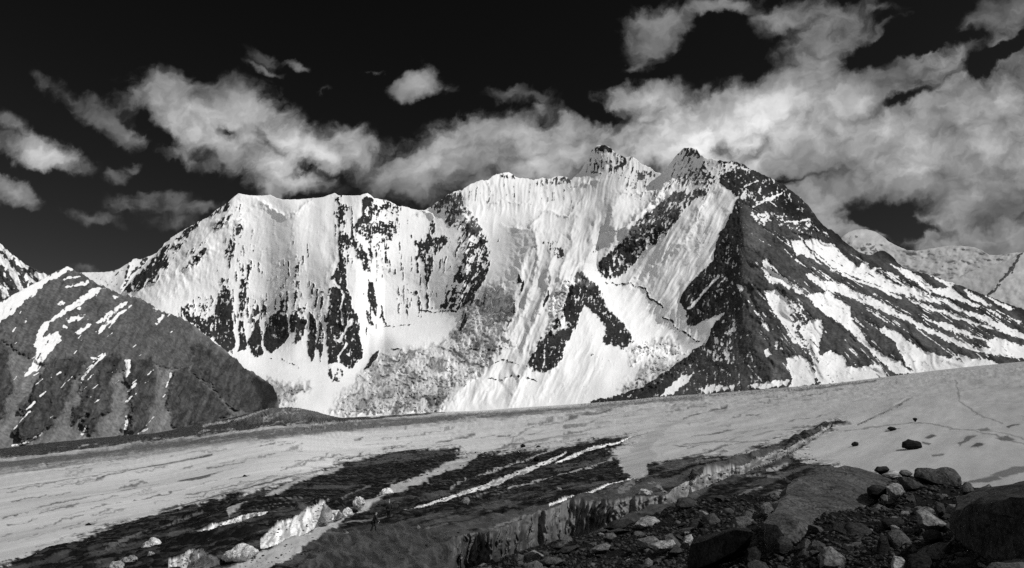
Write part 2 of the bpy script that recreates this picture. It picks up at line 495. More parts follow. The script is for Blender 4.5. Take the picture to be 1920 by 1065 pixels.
# rock cover: (polygon, share of bare rock, edge softness, rag)
ROCK = [
    ([(326, 449), (342, 434), (362, 420), (375, 414), (372, 425), (355, 438), (352, 444), (338, 448)], .9, 3, 1),
    ([(391, 408), (403, 394), (423, 381), (438, 373), (426, 390), (404, 404)], .72, 3, 1),
    ([(318, 456), (296, 473), (284, 488), (262, 510), (240, 533), (226, 546), (250, 548), (272, 541), (286, 528), (300, 508), (312, 485), (322, 466)], .93, 3, 1),
    ([(322, 462), (312, 485), (298, 512), (284, 532), (292, 530), (312, 505), (330, 475), (350, 452), (345, 446)], .5, 4, 1),
    ([(391, 463), (377, 470), (355, 488), (336, 508), (352, 502), (369, 494), (384, 482)], .72, 4, 1),
    ([(345, 478), (365, 462), (385, 448), (392, 452), (372, 470), (352, 486)], .33, 5, 1),
    ([(392, 436), (400, 420), (420, 403), (434, 401), (428, 412), (412, 425), (418, 428), (405, 432)], .55, 4, 1),
    ([(430, 384), (446, 378), (458, 388), (470, 392), (440, 400)], .22, 6, 1),
    ([(453, 404), (435, 428), (430, 451), (420, 470), (428, 500), (436, 480), (442, 458), (450, 460), (455, 438)], .46, 5, 1),
    ([(424, 506), (413, 525), (408, 552), (402, 590), (436, 590), (434, 560), (432, 535), (430, 510)], .6, 4, 1),
    ([(472, 430), (478, 440), (474, 500), (462, 530), (456, 528), (468, 490)], .3, 4, 1),
    ([(466, 495), (471, 500), (466, 525), (462, 527)], .85, 2, .6),
    ([(408, 554), (402, 584), (406, 615), (402, 640), (421, 658), (434, 664), (441, 638), (437, 608), (434, 571), (436, 557), (421, 571)], 1.02, 2, .8),
    ([(340, 576), (357, 590), (365, 582), (376, 588), (390, 584), (401, 591), (404, 611), (406, 635), (394, 632), (374, 618), (357, 605), (345, 594)], .78, 3, 1),
    ([(362, 556), (400, 552), (402, 592), (380, 590), (360, 585), (345, 578)], .3, 5, 1),
    ([(450, 524), (466, 518), (463, 542), (459, 567), (458, 595), (444, 594), (448, 560)], .72, 3, .8),
    ([(450, 600), (457, 604), (464, 642), (461, 656), (444, 658), (450, 642), (447, 620)], 1.02, 2, .7),
    ([(464, 582), (469, 582), (468, 598), (464, 597)], .9, 2, .5), ([(475, 584), (485, 572), (488, 588), (479, 594)], .8, 2, .6),
    ([(475, 598), (485, 598), (491, 628), (490, 652), (493, 661), (484, 671), (468, 660), (464, 636), (473, 625), (479, 611)], 1.02, 2, .8),
    ([(492, 574), (499, 572), (499, 590), (494, 598)], .85, 2, .6),
    ([(509, 590), (518, 584), (528, 577), (538, 586), (541, 622), (544, 628), (526, 648), (509, 664), (494, 651), (492, 637), (500, 610)], 1.03, 2, .7),
    ([(522, 552), (540, 550), (540, 590), (526, 586)], .5, 4, 1), ([(532, 500), (542, 496), (538, 555), (526, 560)], .42, 4, 1), ([(556, 475), (566, 460), (562, 500), (550, 530)], .35, 5, 1),
    ([(544, 588), (558, 578), (559, 601), (551, 622), (543, 622)], .92, 2, .8), ([(551, 528), (562, 528), (558, 580), (547, 590), (550, 555)], .5, 4, 1),
    ([(560, 594), (575, 592), (576, 604), (569, 625), (558, 646), (550, 643), (555, 628), (556, 611)], 1.02, 2, .7), ([(564, 568), (578, 566), (576, 596), (562, 598)], .5, 3, 1),
    ([(582, 588), (590, 592), (594, 621), (592, 638), (590, 669), (583, 679), (577, 664), (576, 630), (580, 612)], 1.02, 2, .7),
    ([(592, 542), (596, 542), (595, 576), (590, 590), (588, 585)], .75, 2, .6), ([(600, 545), (605, 545), (606, 574), (601, 578)], .75, 2, .6),
    ([(599, 600), (608, 625), (606, 655), (602, 680), (598, 678), (600, 660), (592, 650), (596, 625)], .95, 2, .7),
    ([(620, 522), (636, 500), (636, 456), (642, 484), (650, 505), (650, 540), (658, 557), (660, 576), (670, 591), (674, 615), (672, 631), (679, 652), (679, 672),
      (665, 683), (656, 688), (647, 687), (637, 681), (617, 685), (615, 662), (613, 628), (609, 594), (617, 574), (615, 547), (624, 533)], .97, 2, .9),
    ([(634, 438), (661, 441), (681, 460), (690, 482), (696, 520), (683, 506), (671, 484), (656, 462), (655, 494), (645, 500), (638, 468)], .62, 4, 1),
    ([(681, 372), (689, 364), (703, 374), (706, 396), (699, 428), (698, 464), (675, 437), (664, 428), (676, 408), (679, 387)], .78, 3, 1),
    ([(702, 372), (730, 379), (746, 390), (746, 440), (738, 452), (720, 455), (698, 466), (704, 400)], .47, 5, 1),
    ([(629, 366), (651, 368), (654, 390), (642, 436), (630, 440), (628, 400)], .36, 5, 1),
    ([(724, 450), (729, 463), (725, 492), (720, 492), (723, 470)], .75, 2, .7), ([(746, 440), (748, 420), (742, 450), (740, 455)], .6, 2, .6), ([(690, 465), (700, 460), (700, 490), (695, 495)], .6, 3, .7),
    ([(779, 453), (798, 448), (808, 414), (816, 410), (816, 443), (832, 443), (846, 445), (830, 464), (818, 475), (812, 480), (812, 510), (798, 521), (796, 490), (784, 486), (778, 468)], .7, 4, 1),
    ([(779, 480), (782, 480), (787, 510), (783, 512)], .85, 1.5, .5),
    ([(806, 388), (834, 366), (850, 358), (866, 360), (872, 381), (884, 398), (876, 416), (864, 432), (850, 425), (837, 416), (832, 396), (816, 398)], .68, 5, 1),
    ([(866, 432), (884, 402), (900, 415), (909, 442), (917, 462), (916, 501), (907, 530), (889, 557), (866, 579), (850, 580), (836, 583), (843, 550), (852, 520), (860, 490), (858, 460)], .58, 6, 1),
    ([(917, 493), (908, 528), (884, 560), (862, 579), (865, 568), (889, 530), (903, 509)], .98, 2, .8), ([(894, 475), (897, 491), (886, 503), (884, 496)], .95, 2, .6), ([(880, 500), (892, 500), (872, 545), (862, 550)], .8, 3, .8),
    ([(762, 531), (765, 531), (768, 551), (765, 552)], .8, 1.5, .5), ([(774, 535), (780, 537), (793, 576), (788, 574), (779, 552)], .75, 2, .8), ([(798, 519), (804, 519), (804, 580), (799, 580)], .75, 2, .8),
    ([(838, 545), (844, 545), (835, 577), (828, 577)], .85, 2, .7), ([(760, 560), (764, 570), (768, 582), (762, 575)], .9, 1.5, .5), ([(691, 525), (700, 530), (706, 560), (706, 592), (698, 580), (690, 558)], .95, 2, .8),
    ([(688, 575), (697, 590), (702, 612), (690, 605), (686, 590)], 1, 2, .8), ([(713, 565), (719, 580), (723, 605), (719, 604)], .95, 1.5, .6), ([(686, 600), (690, 625), (689, 632), (686, 622)], .9, 1.5, .5),
    ([(716, 652), (709, 668), (693, 690), (682, 693), (694, 673)], 1, 1.5, .6),
    ([(874, 586), (877, 601), (867, 616), (859, 630), (866, 604)], .98, 1.5, .5),
    ([(618, 688), (626, 706), (622, 712), (615, 700)], .9, 2, .6), ([(634, 683), (645, 698), (640, 715), (625, 716), (628, 700)], .45, 3, .8),
    ([(1018, 455), (1044, 450), (1058, 475), (1056, 492), (1035, 480), (1028, 474)], .47, 4, 1), ([(971, 512), (978, 528), (968, 530)], .95, 2, .6), ([(981, 523), (983, 537), (975, 552), (976, 540)], .95, 1.5, .5),
    ([(962, 528), (966, 530), (964, 544), (960, 542)], .9, 1.5, .5), ([(1027, 545), (1030, 552), (1019, 576), (1016, 574)], .95, 1.5, .5), ([(1108, 455), (1122, 450), (1122, 470), (1110, 475)], .3, 5, 1),
    ([(1071, 515), (1092, 511), (1110, 524), (1121, 538), (1131, 555), (1134, 572), (1150, 587), (1173, 613), (1189, 638), (1170, 654), (1130, 641), (1138, 612), (1107, 578), (1098, 572), (1085, 590), (1084, 602),
      (1068, 638), (1051, 676), (1028, 699), (1005, 693), (989, 685), (997, 662), (1018, 630), (1040, 612), (1060, 590), (1055, 572), (1062, 550), (1080, 530)], .97, 4, 1.1),
    ([(1035, 595), (1060, 590), (1062, 618), (1040, 622)], .4, 5, 1),
    ([(1327, 350), (1295, 360), (1268, 357), (1243, 373), (1219, 396), (1200, 410), (1180, 432), (1156, 465), (1127, 487), (1121, 508), (1135, 523), (1160, 521), (1182, 506), (1215, 462), (1250, 440), (1266, 416), (1286, 394), (1305, 374), (1325, 362)], .8, 5, 1.2),
    ([(1270, 290), (1282, 279), (1295, 274), (1306, 278), (1316, 294), (1322, 305), (1308, 300), (1296, 292), (1284, 296)], .75, 3, .8),
    ([(1318, 308), (1340, 330), (1345, 345), (1325, 352), (1300, 345), (1285, 330), (1300, 322)], .52, 5, 1), ([(1255, 320), (1275, 300), (1300, 305), (1300, 340), (1255, 360), (1240, 365)], .28, 6, 1),
    ([(1108, 282), (1130, 270), (1150, 282), (1175, 296), (1160, 296), (1135, 282), (1118, 284)], .55, 3, .8), ([(1105, 292), (1160, 292), (1162, 318), (1100, 318)], .24, 5, 1), ([(1145, 303), (1162, 297), (1190, 294), (1180, 310), (1160, 314)], .62, 3, .9),
    ([(1189, 330), (1205, 318), (1224, 319), (1230, 328), (1220, 338), (1200, 336)], .66, 3, .9), ([(1000, 338), (1030, 334), (1068, 332), (1070, 345), (1040, 350), (1005, 348)], .36, 4, 1), ([(935, 325), (965, 327), (965, 335), (940, 334)], .35, 3, .8),
    ([(1384, 370), (1378, 384), (1372, 397), (1365, 411), (1348, 435), (1341, 462), (1335, 489), (1321, 506), (1302, 520), (1290, 535), (1278, 550), (1275, 564), (1281, 577), (1288, 585), (1285, 597), (1287, 605), (1296, 612), (1306, 609),
      (1316, 602), (1338, 595), (1358, 585), (1345, 604), (1333, 621), (1324, 642), (1311, 649), (1302, 653), (1296, 662), (1282, 672), (1260, 687), (1246, 700), (1200, 728), (1150, 742), (1105, 752), (1110, 800), (2250, 800), (2250, 640),
      (1919, 575), (1828, 540), (1746, 510), (1702, 500), (1659, 463), (1612, 468), (1575, 435), (1535, 405), (1490, 355), (1445, 326), (1395, 300), (1350, 296), (1346, 306), (1350, 340), (1375, 358)], 1.0, 2, .9),
]
SNOW = [  # snow lying on the right-hand rock: (polygon, share of rock left showing)
    ([(1316, 297), (1330, 300), (1346, 322), (1340, 328), (1326, 312)], .1), ([(1345, 305), (1372, 305), (1395, 312), (1408, 322), (1380, 316), (1360, 322), (1352, 330)], .3),
    ([(1380, 362), (1409, 363), (1418, 370), (1411, 376), (1392, 369)], .15), ([(1408, 404), (1439, 396), (1444, 407), (1434, 425), (1425, 418)], .3), ([(1400, 390), (1412, 398), (1420, 412), (1408, 404)], .5),
    ([(1440, 395), (1500, 400), (1545, 430), (1560, 445), (1520, 440), (1460, 425)], .8), ([(1345, 340), (1380, 352), (1440, 350), (1470, 362), (1420, 385), (1392, 375)], .82),
    ([(1467, 442), (1493, 452), (1520, 447), (1547, 452), (1563, 458), (1580, 478), (1610, 502), (1620, 488), (1633, 502), (1653, 512), (1667, 525), (1690, 538), (1690, 528), (1720, 542), (1773, 562), (1813, 582), (1847, 592), (1880, 608), (1920, 625), (2100, 700), (2100, 715), (1920, 637),
      (1890, 625), (1813, 588), (1763, 570), (1713, 558), (1673, 549), (1613, 522), (1583, 514), (1557, 506), (1527, 488), (1507, 478), (1493, 478), (1485, 466)], 0),
    ([(1510, 512), (1547, 525), (1570, 528), (1600, 545), (1647, 562), (1680, 582), (1720, 602), (1753, 618), (1793, 638), (1827, 650), (1855, 652), (1850, 640), (1868, 632), (1900, 642), (1920, 648), (2100, 700), (2000, 690), (1920, 673), (1880, 668), (1840, 661), (1810, 653), (1780, 641),
      (1740, 622), (1700, 602), (1667, 588), (1613, 565), (1573, 551), (1547, 541), (1520, 525)], 0),
    ([(1703, 561), (1747, 575), (1813, 598), (1867, 617), (1889, 624), (1847, 615), (1780, 593), (1713, 569)], 0), ([(1737, 598), (1773, 606), (1813, 623), (1850, 638), (1813, 632), (1763, 613)], 0),
    ([(1430, 485), (1443, 490), (1450, 513), (1473, 521), (1507, 541), (1503, 553), (1467, 536), (1443, 529), (1433, 515)], .12),
    ([(1433, 545), (1453, 541), (1473, 557), (1487, 587), (1510, 612), (1520, 601), (1540, 597), (1544, 612), (1537, 638), (1537, 668), (1557, 658), (1580, 665), (1590, 686), (1613, 689), (1643, 682), (1652, 685), (1663, 707),
      (1620, 714), (1563, 720), (1540, 722), (1530, 700), (1527, 682), (1513, 655), (1487, 642), (1467, 608), (1443, 572)], 0),
    ([(1476, 558), (1500, 565), (1512, 600), (1500, 620), (1520, 650), (1505, 650), (1488, 620), (1480, 590)], .5),
    ([(1510, 555), (1527, 548), (1553, 548), (1567, 558), (1593, 575), (1597, 595), (1613, 618), (1633, 648), (1657, 668), (1690, 675), (1693, 688), (1723, 699), (1680, 701), (1650, 677), (1613, 639), (1580, 609), (1540, 583)], 0),
    ([(1623, 601), (1647, 617), (1657, 611), (1680, 622), (1700, 638), (1730, 655), (1780, 672), (1800, 665), (1813, 668), (1867, 678), (1873, 684), (1780, 694), (1723, 700), (1700, 688), (1693, 672), (1680, 643), (1657, 626)], 0),
    ([(1473, 671), (1493, 666), (1520, 678), (1531, 705), (1528, 722), (1480, 727), (1487, 705), (1477, 688)], 0), ([(1428, 608), (1436, 606), (1443, 616), (1439, 621)], 0), ([(1434, 657), (1441, 653), (1447, 665), (1437, 668)], 0),
    ([(1355, 626), (1368, 620), (1382, 611), (1380, 619), (1365, 629)], 0), ([(1341, 632), (1368, 634), (1372, 655), (1366, 682), (1350, 678), (1336, 655)], .62), ([(1326, 655), (1345, 658), (1350, 675), (1340, 676)], .3), ([(1448, 640), (1464, 640), (1466, 655), (1455, 655)], .55),
    ([(1312, 728), (1340, 722), (1380, 724), (1360, 732), (1325, 737)], .1), ([(1400, 722), (1440, 716), (1480, 713), (1474, 723), (1420, 729)], .1), ([(1238, 742), (1270, 708), (1300, 700), (1290, 716), (1262, 738)], .05),
    ([(1667, 494), (1705, 508), (1731, 522), (1752, 539), (1783, 541), (1802, 555), (1831, 574), (1787, 560), (1746, 548), (1721, 532), (1688, 511)], .05), ([(1744, 515), (1791, 532), (1783, 538), (1758, 527)], .05),
    ([(1839, 549), (1902, 579), (1890, 580), (1849, 559)], .05), ([(1806, 540), (1815, 542), (1862, 575), (1850, 573), (1815, 555)], .3), ([(1850, 580), (1880, 588), (1920, 604), (1920, 612), (1880, 598)], .5),
    ([(1632, 500), (1650, 500), (1690, 520), (1712, 540), (1690, 535)], .85),
]
SNOWLINE = [([(636, 640), (650, 618), (661, 598)], 5), ([(624, 527), (646, 552), (638, 577), (644, 608)], 4), ([(649, 645), (636, 667), (636, 678)], 4), ([(1291, 579), (1318, 550), (1334, 532), (1348, 518)], 4.5), ([(1345, 537), (1360, 521)], 2.5),
            ([(1411, 387), (1440, 374), (1466, 364)], 3), ([(1473, 416), (1500, 415), (1517, 411)], 3), ([(1580, 515), (1640, 538), (1690, 560)], 5), ([(1383, 535), (1391, 541)], 6), ([(1395, 350), (1420, 340)], 2), ([(1418, 378), (1452, 372)], 2.5)]
DARKLINE = [([(1493, 438), (1533, 487), (1580, 520)], 2.5, .7), ([(1505, 455), (1560, 500), (1610, 525)], 1.6, .6), ([(785, 581), (815, 585), (836, 581), (854, 584)], 2.5, .9), ([(720, 612), (738, 613), (752, 611), (770, 607)], 2, .6), ([(1130, 530), (1160, 535), (1185, 530), (1190, 537)], 3, .8),
            ([(1190, 537), (1210, 540), (1216, 560), (1232, 567), (1243, 575)], 3.5, .7), ([(1240, 595), (1262, 600), (1265, 612), (1290, 628), (1312, 640)], 3.5, .75), ([(917, 709), (940, 714)], 3.5, .7), ([(946, 707), (960, 703), (990, 708), (1010, 715)], 3, .7),
            ([(928, 680), (945, 674), (960, 678), (972, 684)], 2.5, .7), ([(880, 652), (930, 658), (945, 650), (955, 657)], 2.5, .6), ([(1110, 664), (1125, 672), (1140, 678)], 4, .6), ([(500, 672), (530, 674), (550, 682), (560, 690)], 2, .5), ([(966, 559), (958, 600), (952, 612)], 1.6, .8),
            ([(1100, 322), (1118, 323), (1130, 326)], 3, .45), ([(1100, 345), (1070, 350)], 3, .4), ([(640, 748), (652, 750)], 3, .5), ([(720, 655), (745, 653), (765, 660)], 2, .5), ([(1470, 436), (1480, 450), (1490, 485)], 3, .9)]
ICE = [  # broken, dirty glacier ice: (polygon, tone)
    ([(870, 562), (930, 535), (960, 545), (962, 600), (950, 640), (930, 660), (880, 710), (842, 740), (825, 765), (760, 777), (660, 784), (627, 772), (632, 745), (655, 720), (690, 690), (725, 668), (770, 650), (800, 655), (845, 632), (860, 602)], .47),
    ([(660, 730), (700, 720), (745, 715), (770, 745), (745, 775), (650, 776), (632, 765)], .38), ([(745, 735), (825, 720), (845, 735), (822, 766), (760, 776), (735, 770)], .26), ([(800, 690), (860, 662), (935, 655), (900, 700), (845, 720)], .5),
    ([(505, 712), (560, 718), (578, 735), (545, 757), (510, 758)], .3), ([(1160, 735), (1200, 690), (1260, 665), (1310, 668), (1285, 690), (1240, 720), (1190, 740)], .42), ([(1175, 655), (1200, 640), (1260, 640), (1300, 660), (1230, 670), (1190, 680)], .72),
    ([(1030, 555), (1060, 530), (1085, 525), (1060, 560), (1055, 620), (1030, 620), (1020, 590)], .62),
]


def mono(D, PY, lo=.25, hi=2.3):
    """keep each column of a slope rising away from the viewer at a believable angle (rows run upwards)"""
    out = D.copy()
    for j in range(1, D.shape[0]):
        _, y0 = ray(0 * PY[0] + 960, PY[j - 1]); _, y1 = ray(0 * PY[0] + 960, PY[j])
        dy = np.maximum(y1 - y0, 1e-7)
        a = dy / np.maximum(hi - y0, .05); b = dy / np.maximum(lo - np.minimum(y0, lo - .02), .02)
        g = D[j] / D[j - 1] - 1
        out[j] = out[j - 1] * (1 + np.clip(g, a, np.maximum(b, a * 1.5)))
    return out


def massif():
    cols = np.arange(150, 2200, 1.45)
    nr = 330
    sk = interp(SKY, cols)
    jag = fbm(cols / 9, cols * 0 + .3, 4, 51) * 2.2 + np.abs(pn(cols / 4.3, cols * 0, 57)) * 1.2
    calm = np.interp(cols, [150, 300, 440, 450, 620, 630, 680, 700, 800, 830, 1700, 2200], [1, 1, .6, .25, .25, .5, .5, .8, .6, 1, 1, .6])
    sk = sk - jag * calm
    bt = interp(EDGE, cols) + 14
    t = np.linspace(0, 1, nr)[:, None] ** 1.0
    PX = np.repeat(cols[None], nr, 0)
    PY = bt + (sk - bt) * t
    X, Y = PX, PY
    D = tps(DEPTH, X, Y, .12)
    D = mono(D, PY)
    wx = fbm(X / 40, Y / 40, 4, 3) * 6 + fbm(X / 9, Y / 9, 3, 8) * 2.6
    wy = fbm(X / 40, Y / 40, 4, 13) * 6 + fbm(X / 9, Y / 14, 3, 18) * 4.5

    def rib(line, amp, w, asym=1.0):
        s = pdist(line, X + wx * 1.1, Y + wy * 1.1, True)
        return -amp * np.where(s > 0, np.exp(-np.abs(s) / (w * asym)), np.exp(-np.abs(s) / w))
    # ribs standing towards the viewer (signed side: right of travel is > 0)
    D += rib([(640, 440), (625, 500), (610, 580), (625, 690)], 26, 16)
    D += rib([(689, 361), (700, 420), (720, 500)], 40, 14)
    D += rib([(850, 360), (880, 430), (860, 575)], 70, 18)
    D += rib([(1010, 437), (985, 490), (935, 560)], 60, 16)
    D += rib([(990, 450), (975, 520), (945, 620), (900, 690), (850, 750)], 90, 26)
    D += rib([(1004, 436), (1008, 500), (985, 580), (955, 640)], 85, 15) + rib([(1036, 440), (1030, 520), (1002, 600), (985, 640)], 55, 10) + rib([(1118, 415), (1104, 480), (1096, 505)], 55, 13) + rib([(1150, 390), (1146, 450), (1130, 495)], 24, 14) + rib([(1058, 560), (1020, 640), (960, 740)], 30, 12)
    D += rib([(1078, 405), (1066, 470), (1048, 520)], 85, 16)
    D += rib([(1060, 520), (1028, 570), (1000, 650)], 40, 16)
    D += rib([(1090, 512), (1060, 560), (1040, 620), (1005, 690)], 60, 26)
    D += rib([(1092, 512), (1125, 545), (1150, 590), (1185, 640)], 60, 22)
    D += rib([(1060, 640), (1040, 690), (1000, 740)], 20, 20)
    D += rib([(1295, 276), (1250, 345), (1200, 410), (1130, 490)], 120, 26)
    D += rib([(1384, 368), (1392, 430), (1394, 520), (1390, 590), (1420, 660), (1450, 725)], 55, 34)
    D += rib([(1340, 352), (1290, 440), (1180, 530)], 40, 16)
    D += rib([(1130, 272), (1135, 320)], 30, 18)
    D += rib([(1187, 294), (1170, 360), (1140, 420)], 60, 20)
    D += rib([(1395, 560), (1450, 500), (1480, 430)], 50, 26)
    D += rib([(447, 363), (400, 430), (330, 500), (240, 550)], 90, 40)
    D += rib([(392, 465), (350, 500)], 30, 12)
    D += rib([(1545, 425), (1600, 520), (1640, 560)], 20, 20)
    D += rib([(1460, 540), (1560, 600), (1700, 680)], 25, 14)
    D += rib([(1510, 500), (1640, 560), (1860, 650)], 25, 12)
    D += rib([(1540, 540), (1640, 600), (1760, 670)], 25, 12)
    D += rib([(1620, 475), (1720, 540), (1860, 600)], 40, 14)

    def soft(poly, s=15, rag=.5):
        b = sdf(poly, X + wx * rag, Y + wy * rag)
        return sstep(-s, s, b)
    def rot(a):
        c, s_ = math.cos(math.radians(a)), math.sin(math.radians(a))
        return X * c + Y * s_, -X * s_ + Y * c       # across, along (a = lean of the fall line to the left)
    def rib_local(pts, amp, w):
        P = np.asarray(pts, float)
        b = (X > P[:, 0].min() - 5 * w) & (X < P[:, 0].max() + 5 * w) & (Y > P[:, 1].min() - 5 * w) & (Y < P[:, 1].max() + 5 * w)
        s_ = pdist(pts, X[b] + wx[b] * .25, Y[b] + wy[b] * .25, True)
        tt = np.clip((Y[b] - P[0, 1]) / (P[-1, 1] - P[0, 1]), 0, 1)
        D[b] -= amp * np.exp(-np.abs(s_) / np.where(s_ > 0, w, w * .45)) * np.sin(np.pi * np.clip(tt * .94 + .03, 0, 1)) ** .6
    rg = np.random.RandomState(31)
    for k in range(115):      # sharp snow arêtes between the flutes of the hanging faces
        q = k % 4
        if q == 0:
            x, y, L, le = rg.uniform(985, 1120), rg.uniform(415, 540), rg.uniform(50, 130), .38
        elif q == 1:
            x, y, L, le = rg.uniform(1210, 1370), rg.uniform(370, 500), rg.uniform(60, 150), .66
        elif q == 2:
            x, y, L, le = rg.uniform(940, 1120), rg.uniform(600, 690), rg.uniform(40, 90), .45
        else:
            x, y, L, le = rg.uniform(870, 1220), rg.uniform(345, 410), rg.uniform(25, 70), .12
        rib_local([(x, y), (x - le * L * .45, y + L * .5), (x - le * L, y + L)], rg.uniform(5, 15), rg.uniform(3, 7))
    # large irregularity
    D += fbm(X / 120, Y / 120, 3, 21) * 26 + fbm(X / 50, Y / 90, 2, 23) * 18 * (1 - .75 * sstep(900, 800, X))
    # flutings down each face: polygon, lean, wavelength px, amplitude m, length ratio
    wall = soft([(300, 560), (440, 360), (690, 360), (800, 395), (830, 580), (700, 620), (560, 700), (400, 660)], 20)
    flut = soft([(1345, 345), (1384, 368), (1340, 470), (1290, 600), (1330, 640), (1240, 640), (1170, 560), (1170, 520)], 10)
    up = soft([(830, 370), (945, 320), (1070, 335), (1130, 270), (1240, 325), (1200, 370), (1060, 400), (900, 400)], 14)
    up2 = soft([(1240, 330), (1295, 276), (1350, 340), (1240, 420), (1180, 460)], 12)
    spur = soft([(1000, 430), (1060, 400), (1180, 400), (1120, 520), (1040, 600), (960, 760), (860, 765), (930, 600)], 14)
    right = soft([(1395, 380), (1535, 410), (1920, 580), (1920, 680), (1450, 720), (1400, 600)], 14)
    mid = soft([(1140, 700), (1100, 570), (1060, 640), (1040, 720), (960, 768), (1080, 760)], 12)
    def flute(mask, lean, wl, amp, ln, seed, sharp=False):
        a, l = rot(lean)
        a = a + fbm(X / 60, Y / 60, 2, seed + 40) * wl * .9
        n = ridged(a / wl, l / (wl * ln), 3, seed) if sharp else fbm(a / wl, l / (wl * ln), 3, seed)
        return -mask * n * amp
    D += flute(wall, 3, 40, 5, 9, 61) + flute(wall, 3, 9, 1.5, 14, 66) + flute(wall, 3, 5, .5, 20, 67)
    D += flute(flut, 33, 13, 12, 20, 71, True) + flute(flut, 33, 30, 11, 12, 74) + flute(flut, 33, 5.5, 2.2, 30, 75)
    D += flute(up, 6, 9, 14, 8, 77, True) + flute(up, 10, 26, 15, 5, 79) + flute(up, 6, 5, 1.6, 12, 78)
    D += flute(up2, 25, 8, 5, 8, 81, True) + flute(up2, 25, 30, 14, 5, 83)
    D += flute(spur, 14, 36, 36, 9, 85) + flute(spur, 14, 14, 9, 14, 86, True) + flute(spur, 14, 5.5, 1.6, 22, 87)
    D += flute(mid, 22, 24, 10, 10, 88) + flute(mid, 22, 11, 4.5, 14, 89, True) + flute(mid, 22, 5.5, 1.4, 20, 90)
    D += flute(right, -52, 40, 40, 5, 91) + flute(right, -45, 12, 4.5, 6, 93)

    # ---- cover
    R = Field(X, Y, wx * .55, wy * .55, 0.0)
    R.v -= .12
    for poly, dens, sf, rag in ROCK:
        R.poly(poly, dens, sf, rag)
    for poly, dens in SNOW:
        R.poly(poly, dens, 3.0, .45)
    for ln, w in SNOWLINE:
        R.line(ln, w, 0, 1.0, .6)
    rng = np.random.RandomState(21)
    for k in range(170):      # thin snow runnels down the right-hand flank
        x = rng.uniform(1400, 1880)
        y0 = np.interp(x, [1400, 1540, 1620, 1920], [330, 440, 490, 590]); y1 = np.interp(x, [1400, 1500, 1700, 1920], [690, 700, 690, 660])
        y = rng.uniform(y0, y1)
        L = rng.uniform(12, 60); a_ = math.radians(np.interp(y - y0, [0, 60, 200], [30, 33, 52]) + rng.uniform(-5, 5))
        pts = [(x, y), (x + L * .5 * math.cos(a_), y + L * .5 * math.sin(a_) + rng.uniform(-1, 1)), (x + L * math.cos(a_), y + L * math.sin(a_))]
        R.line(pts, rng.uniform(.6, 2.0), rng.uniform(0, .5), .8, .35)
    for k in range(330):      # thin vertical rock ribs showing through the ice wall
        cx_, w_, ya, yb = [(440, 16, 400, 600), (462, 14, 470, 620), (490, 20, 550, 610), (535, 18, 480, 610), (562, 16, 450, 600), (590, 22, 520, 620), (640, 14, 370, 480), (690, 26, 380, 470), (722, 20, 385, 490), (705, 14, 480, 610), (790, 26, 440, 575), (815, 18, 420, 575), (850, 22, 470, 575), (885, 18, 420, 560), (380, 26, 555, 610), (770, 18, 530, 580)][rng.randint(16)]
        x = cx_ + rng.normal() * w_; y = rng.uniform(ya, yb); L = rng.uniform(5, 26)
        ln_ = np.interp(x, [440, 760, 820, 900], [-.04, .0, .12, .42])
        R.line([(x, y), (x - L * ln_ + rng.uniform(-1, 1), y + L)], rng.uniform(.6, 2.2), rng.uniform(.6, 1.0), .8, .5)
    for k in range(230):      # rock ribs between the flutes of the crest and the twin summits
        q = rng.randint(4)
        if q == 0:
            x = rng.uniform(835, 1075); y = float(interp(SKY, x)) + rng.uniform(3, 42); lean = .06
        elif q == 1:
            x = rng.uniform(1104, 1168); y = float(interp(SKY, x)) + rng.uniform(2, 40); lean = (1130 - x) * .006
        elif q == 2:
            x = rng.uniform(1168, 1232); y = float(interp(SKY, x)) + rng.uniform(3, 55); lean = .25
        else:
            x = rng.uniform(1250, 1330); y = float(interp(SKY, x)) + rng.uniform(6, 75); lean = .42
        L = rng.uniform(6, 22)
        R.line([(x, y), (x - L * lean, y + L)], rng.uniform(.5, 1.5), rng.uniform(.45, .8), .8, .4)
    for ln, w, dv in DARKLINE:
        R.line(ln, w, dv, 1.0, .8)
    a0, l0 = rot(4)
    nz_v = .65 * fbm(a0 / 4.6, l0 / 20, 5, 101, .62) + .5 * fbm(X / 7, Y / 6, 5, 103, .65)
    a1, l1 = rot(27)
    nz_l = .65 * fbm(a1 / 4.2, l1 / 26, 5, 105, .62) + .45 * fbm(X / 7, Y / 6, 5, 107, .65)
    a2, l2 = rot(-50)
    nz_r = .5 * fbm(a2 / 5, l2 / 16, 5, 109, .62) + .55 * fbm(X / 6, Y / 5, 5, 111, .65)
    wl = np.clip(soft([(840, 400), (920, 400), (930, 520), (860, 600), (830, 590)], 12) + flut + up2 + soft([(220, 560), (300, 450), (440, 370), (430, 430), (300, 550)], 12), 0, 1)
    nz = nz_v * (1 - wl) + nz_l * wl
    nz = nz * (1 - right) + nz_r * right
    veins = ridged((a0 + wx * .6) / 11, l0 / 30, 3, 117) * (1 - wl) * (1 - right) + ridged((a1 + wx * .6) / 10, l1 / 34, 3, 118) * wl + ridged(a2 / 12, l2 / 30, 3, 119) * right
    n = uni(.85 * nz + .38 * veins + .35 * fbm((X + wx) / 18, (Y + wy) / 22, 3, 116) + .3 * fbm(X / 3.4, Y / 4.5, 2, 120))
    patch = uni(fbm((X + wx) / 26, (Y + wy) / 22, 4, 115, .6)) - .5
    R.v = R.v + patch * .75 * np.clip(1 - np.abs(R.v - .55) / .42, 0, 1)
    R.v = R.v - .06 * sstep(.8, 1.0, R.v) * (1 - right) + .12 * right * sstep(.85, 1, R.v)
    cover = np.clip(.5 + (n - R.v) * np.where(R.v > .85, 2.4, 1.5), 0, 1)
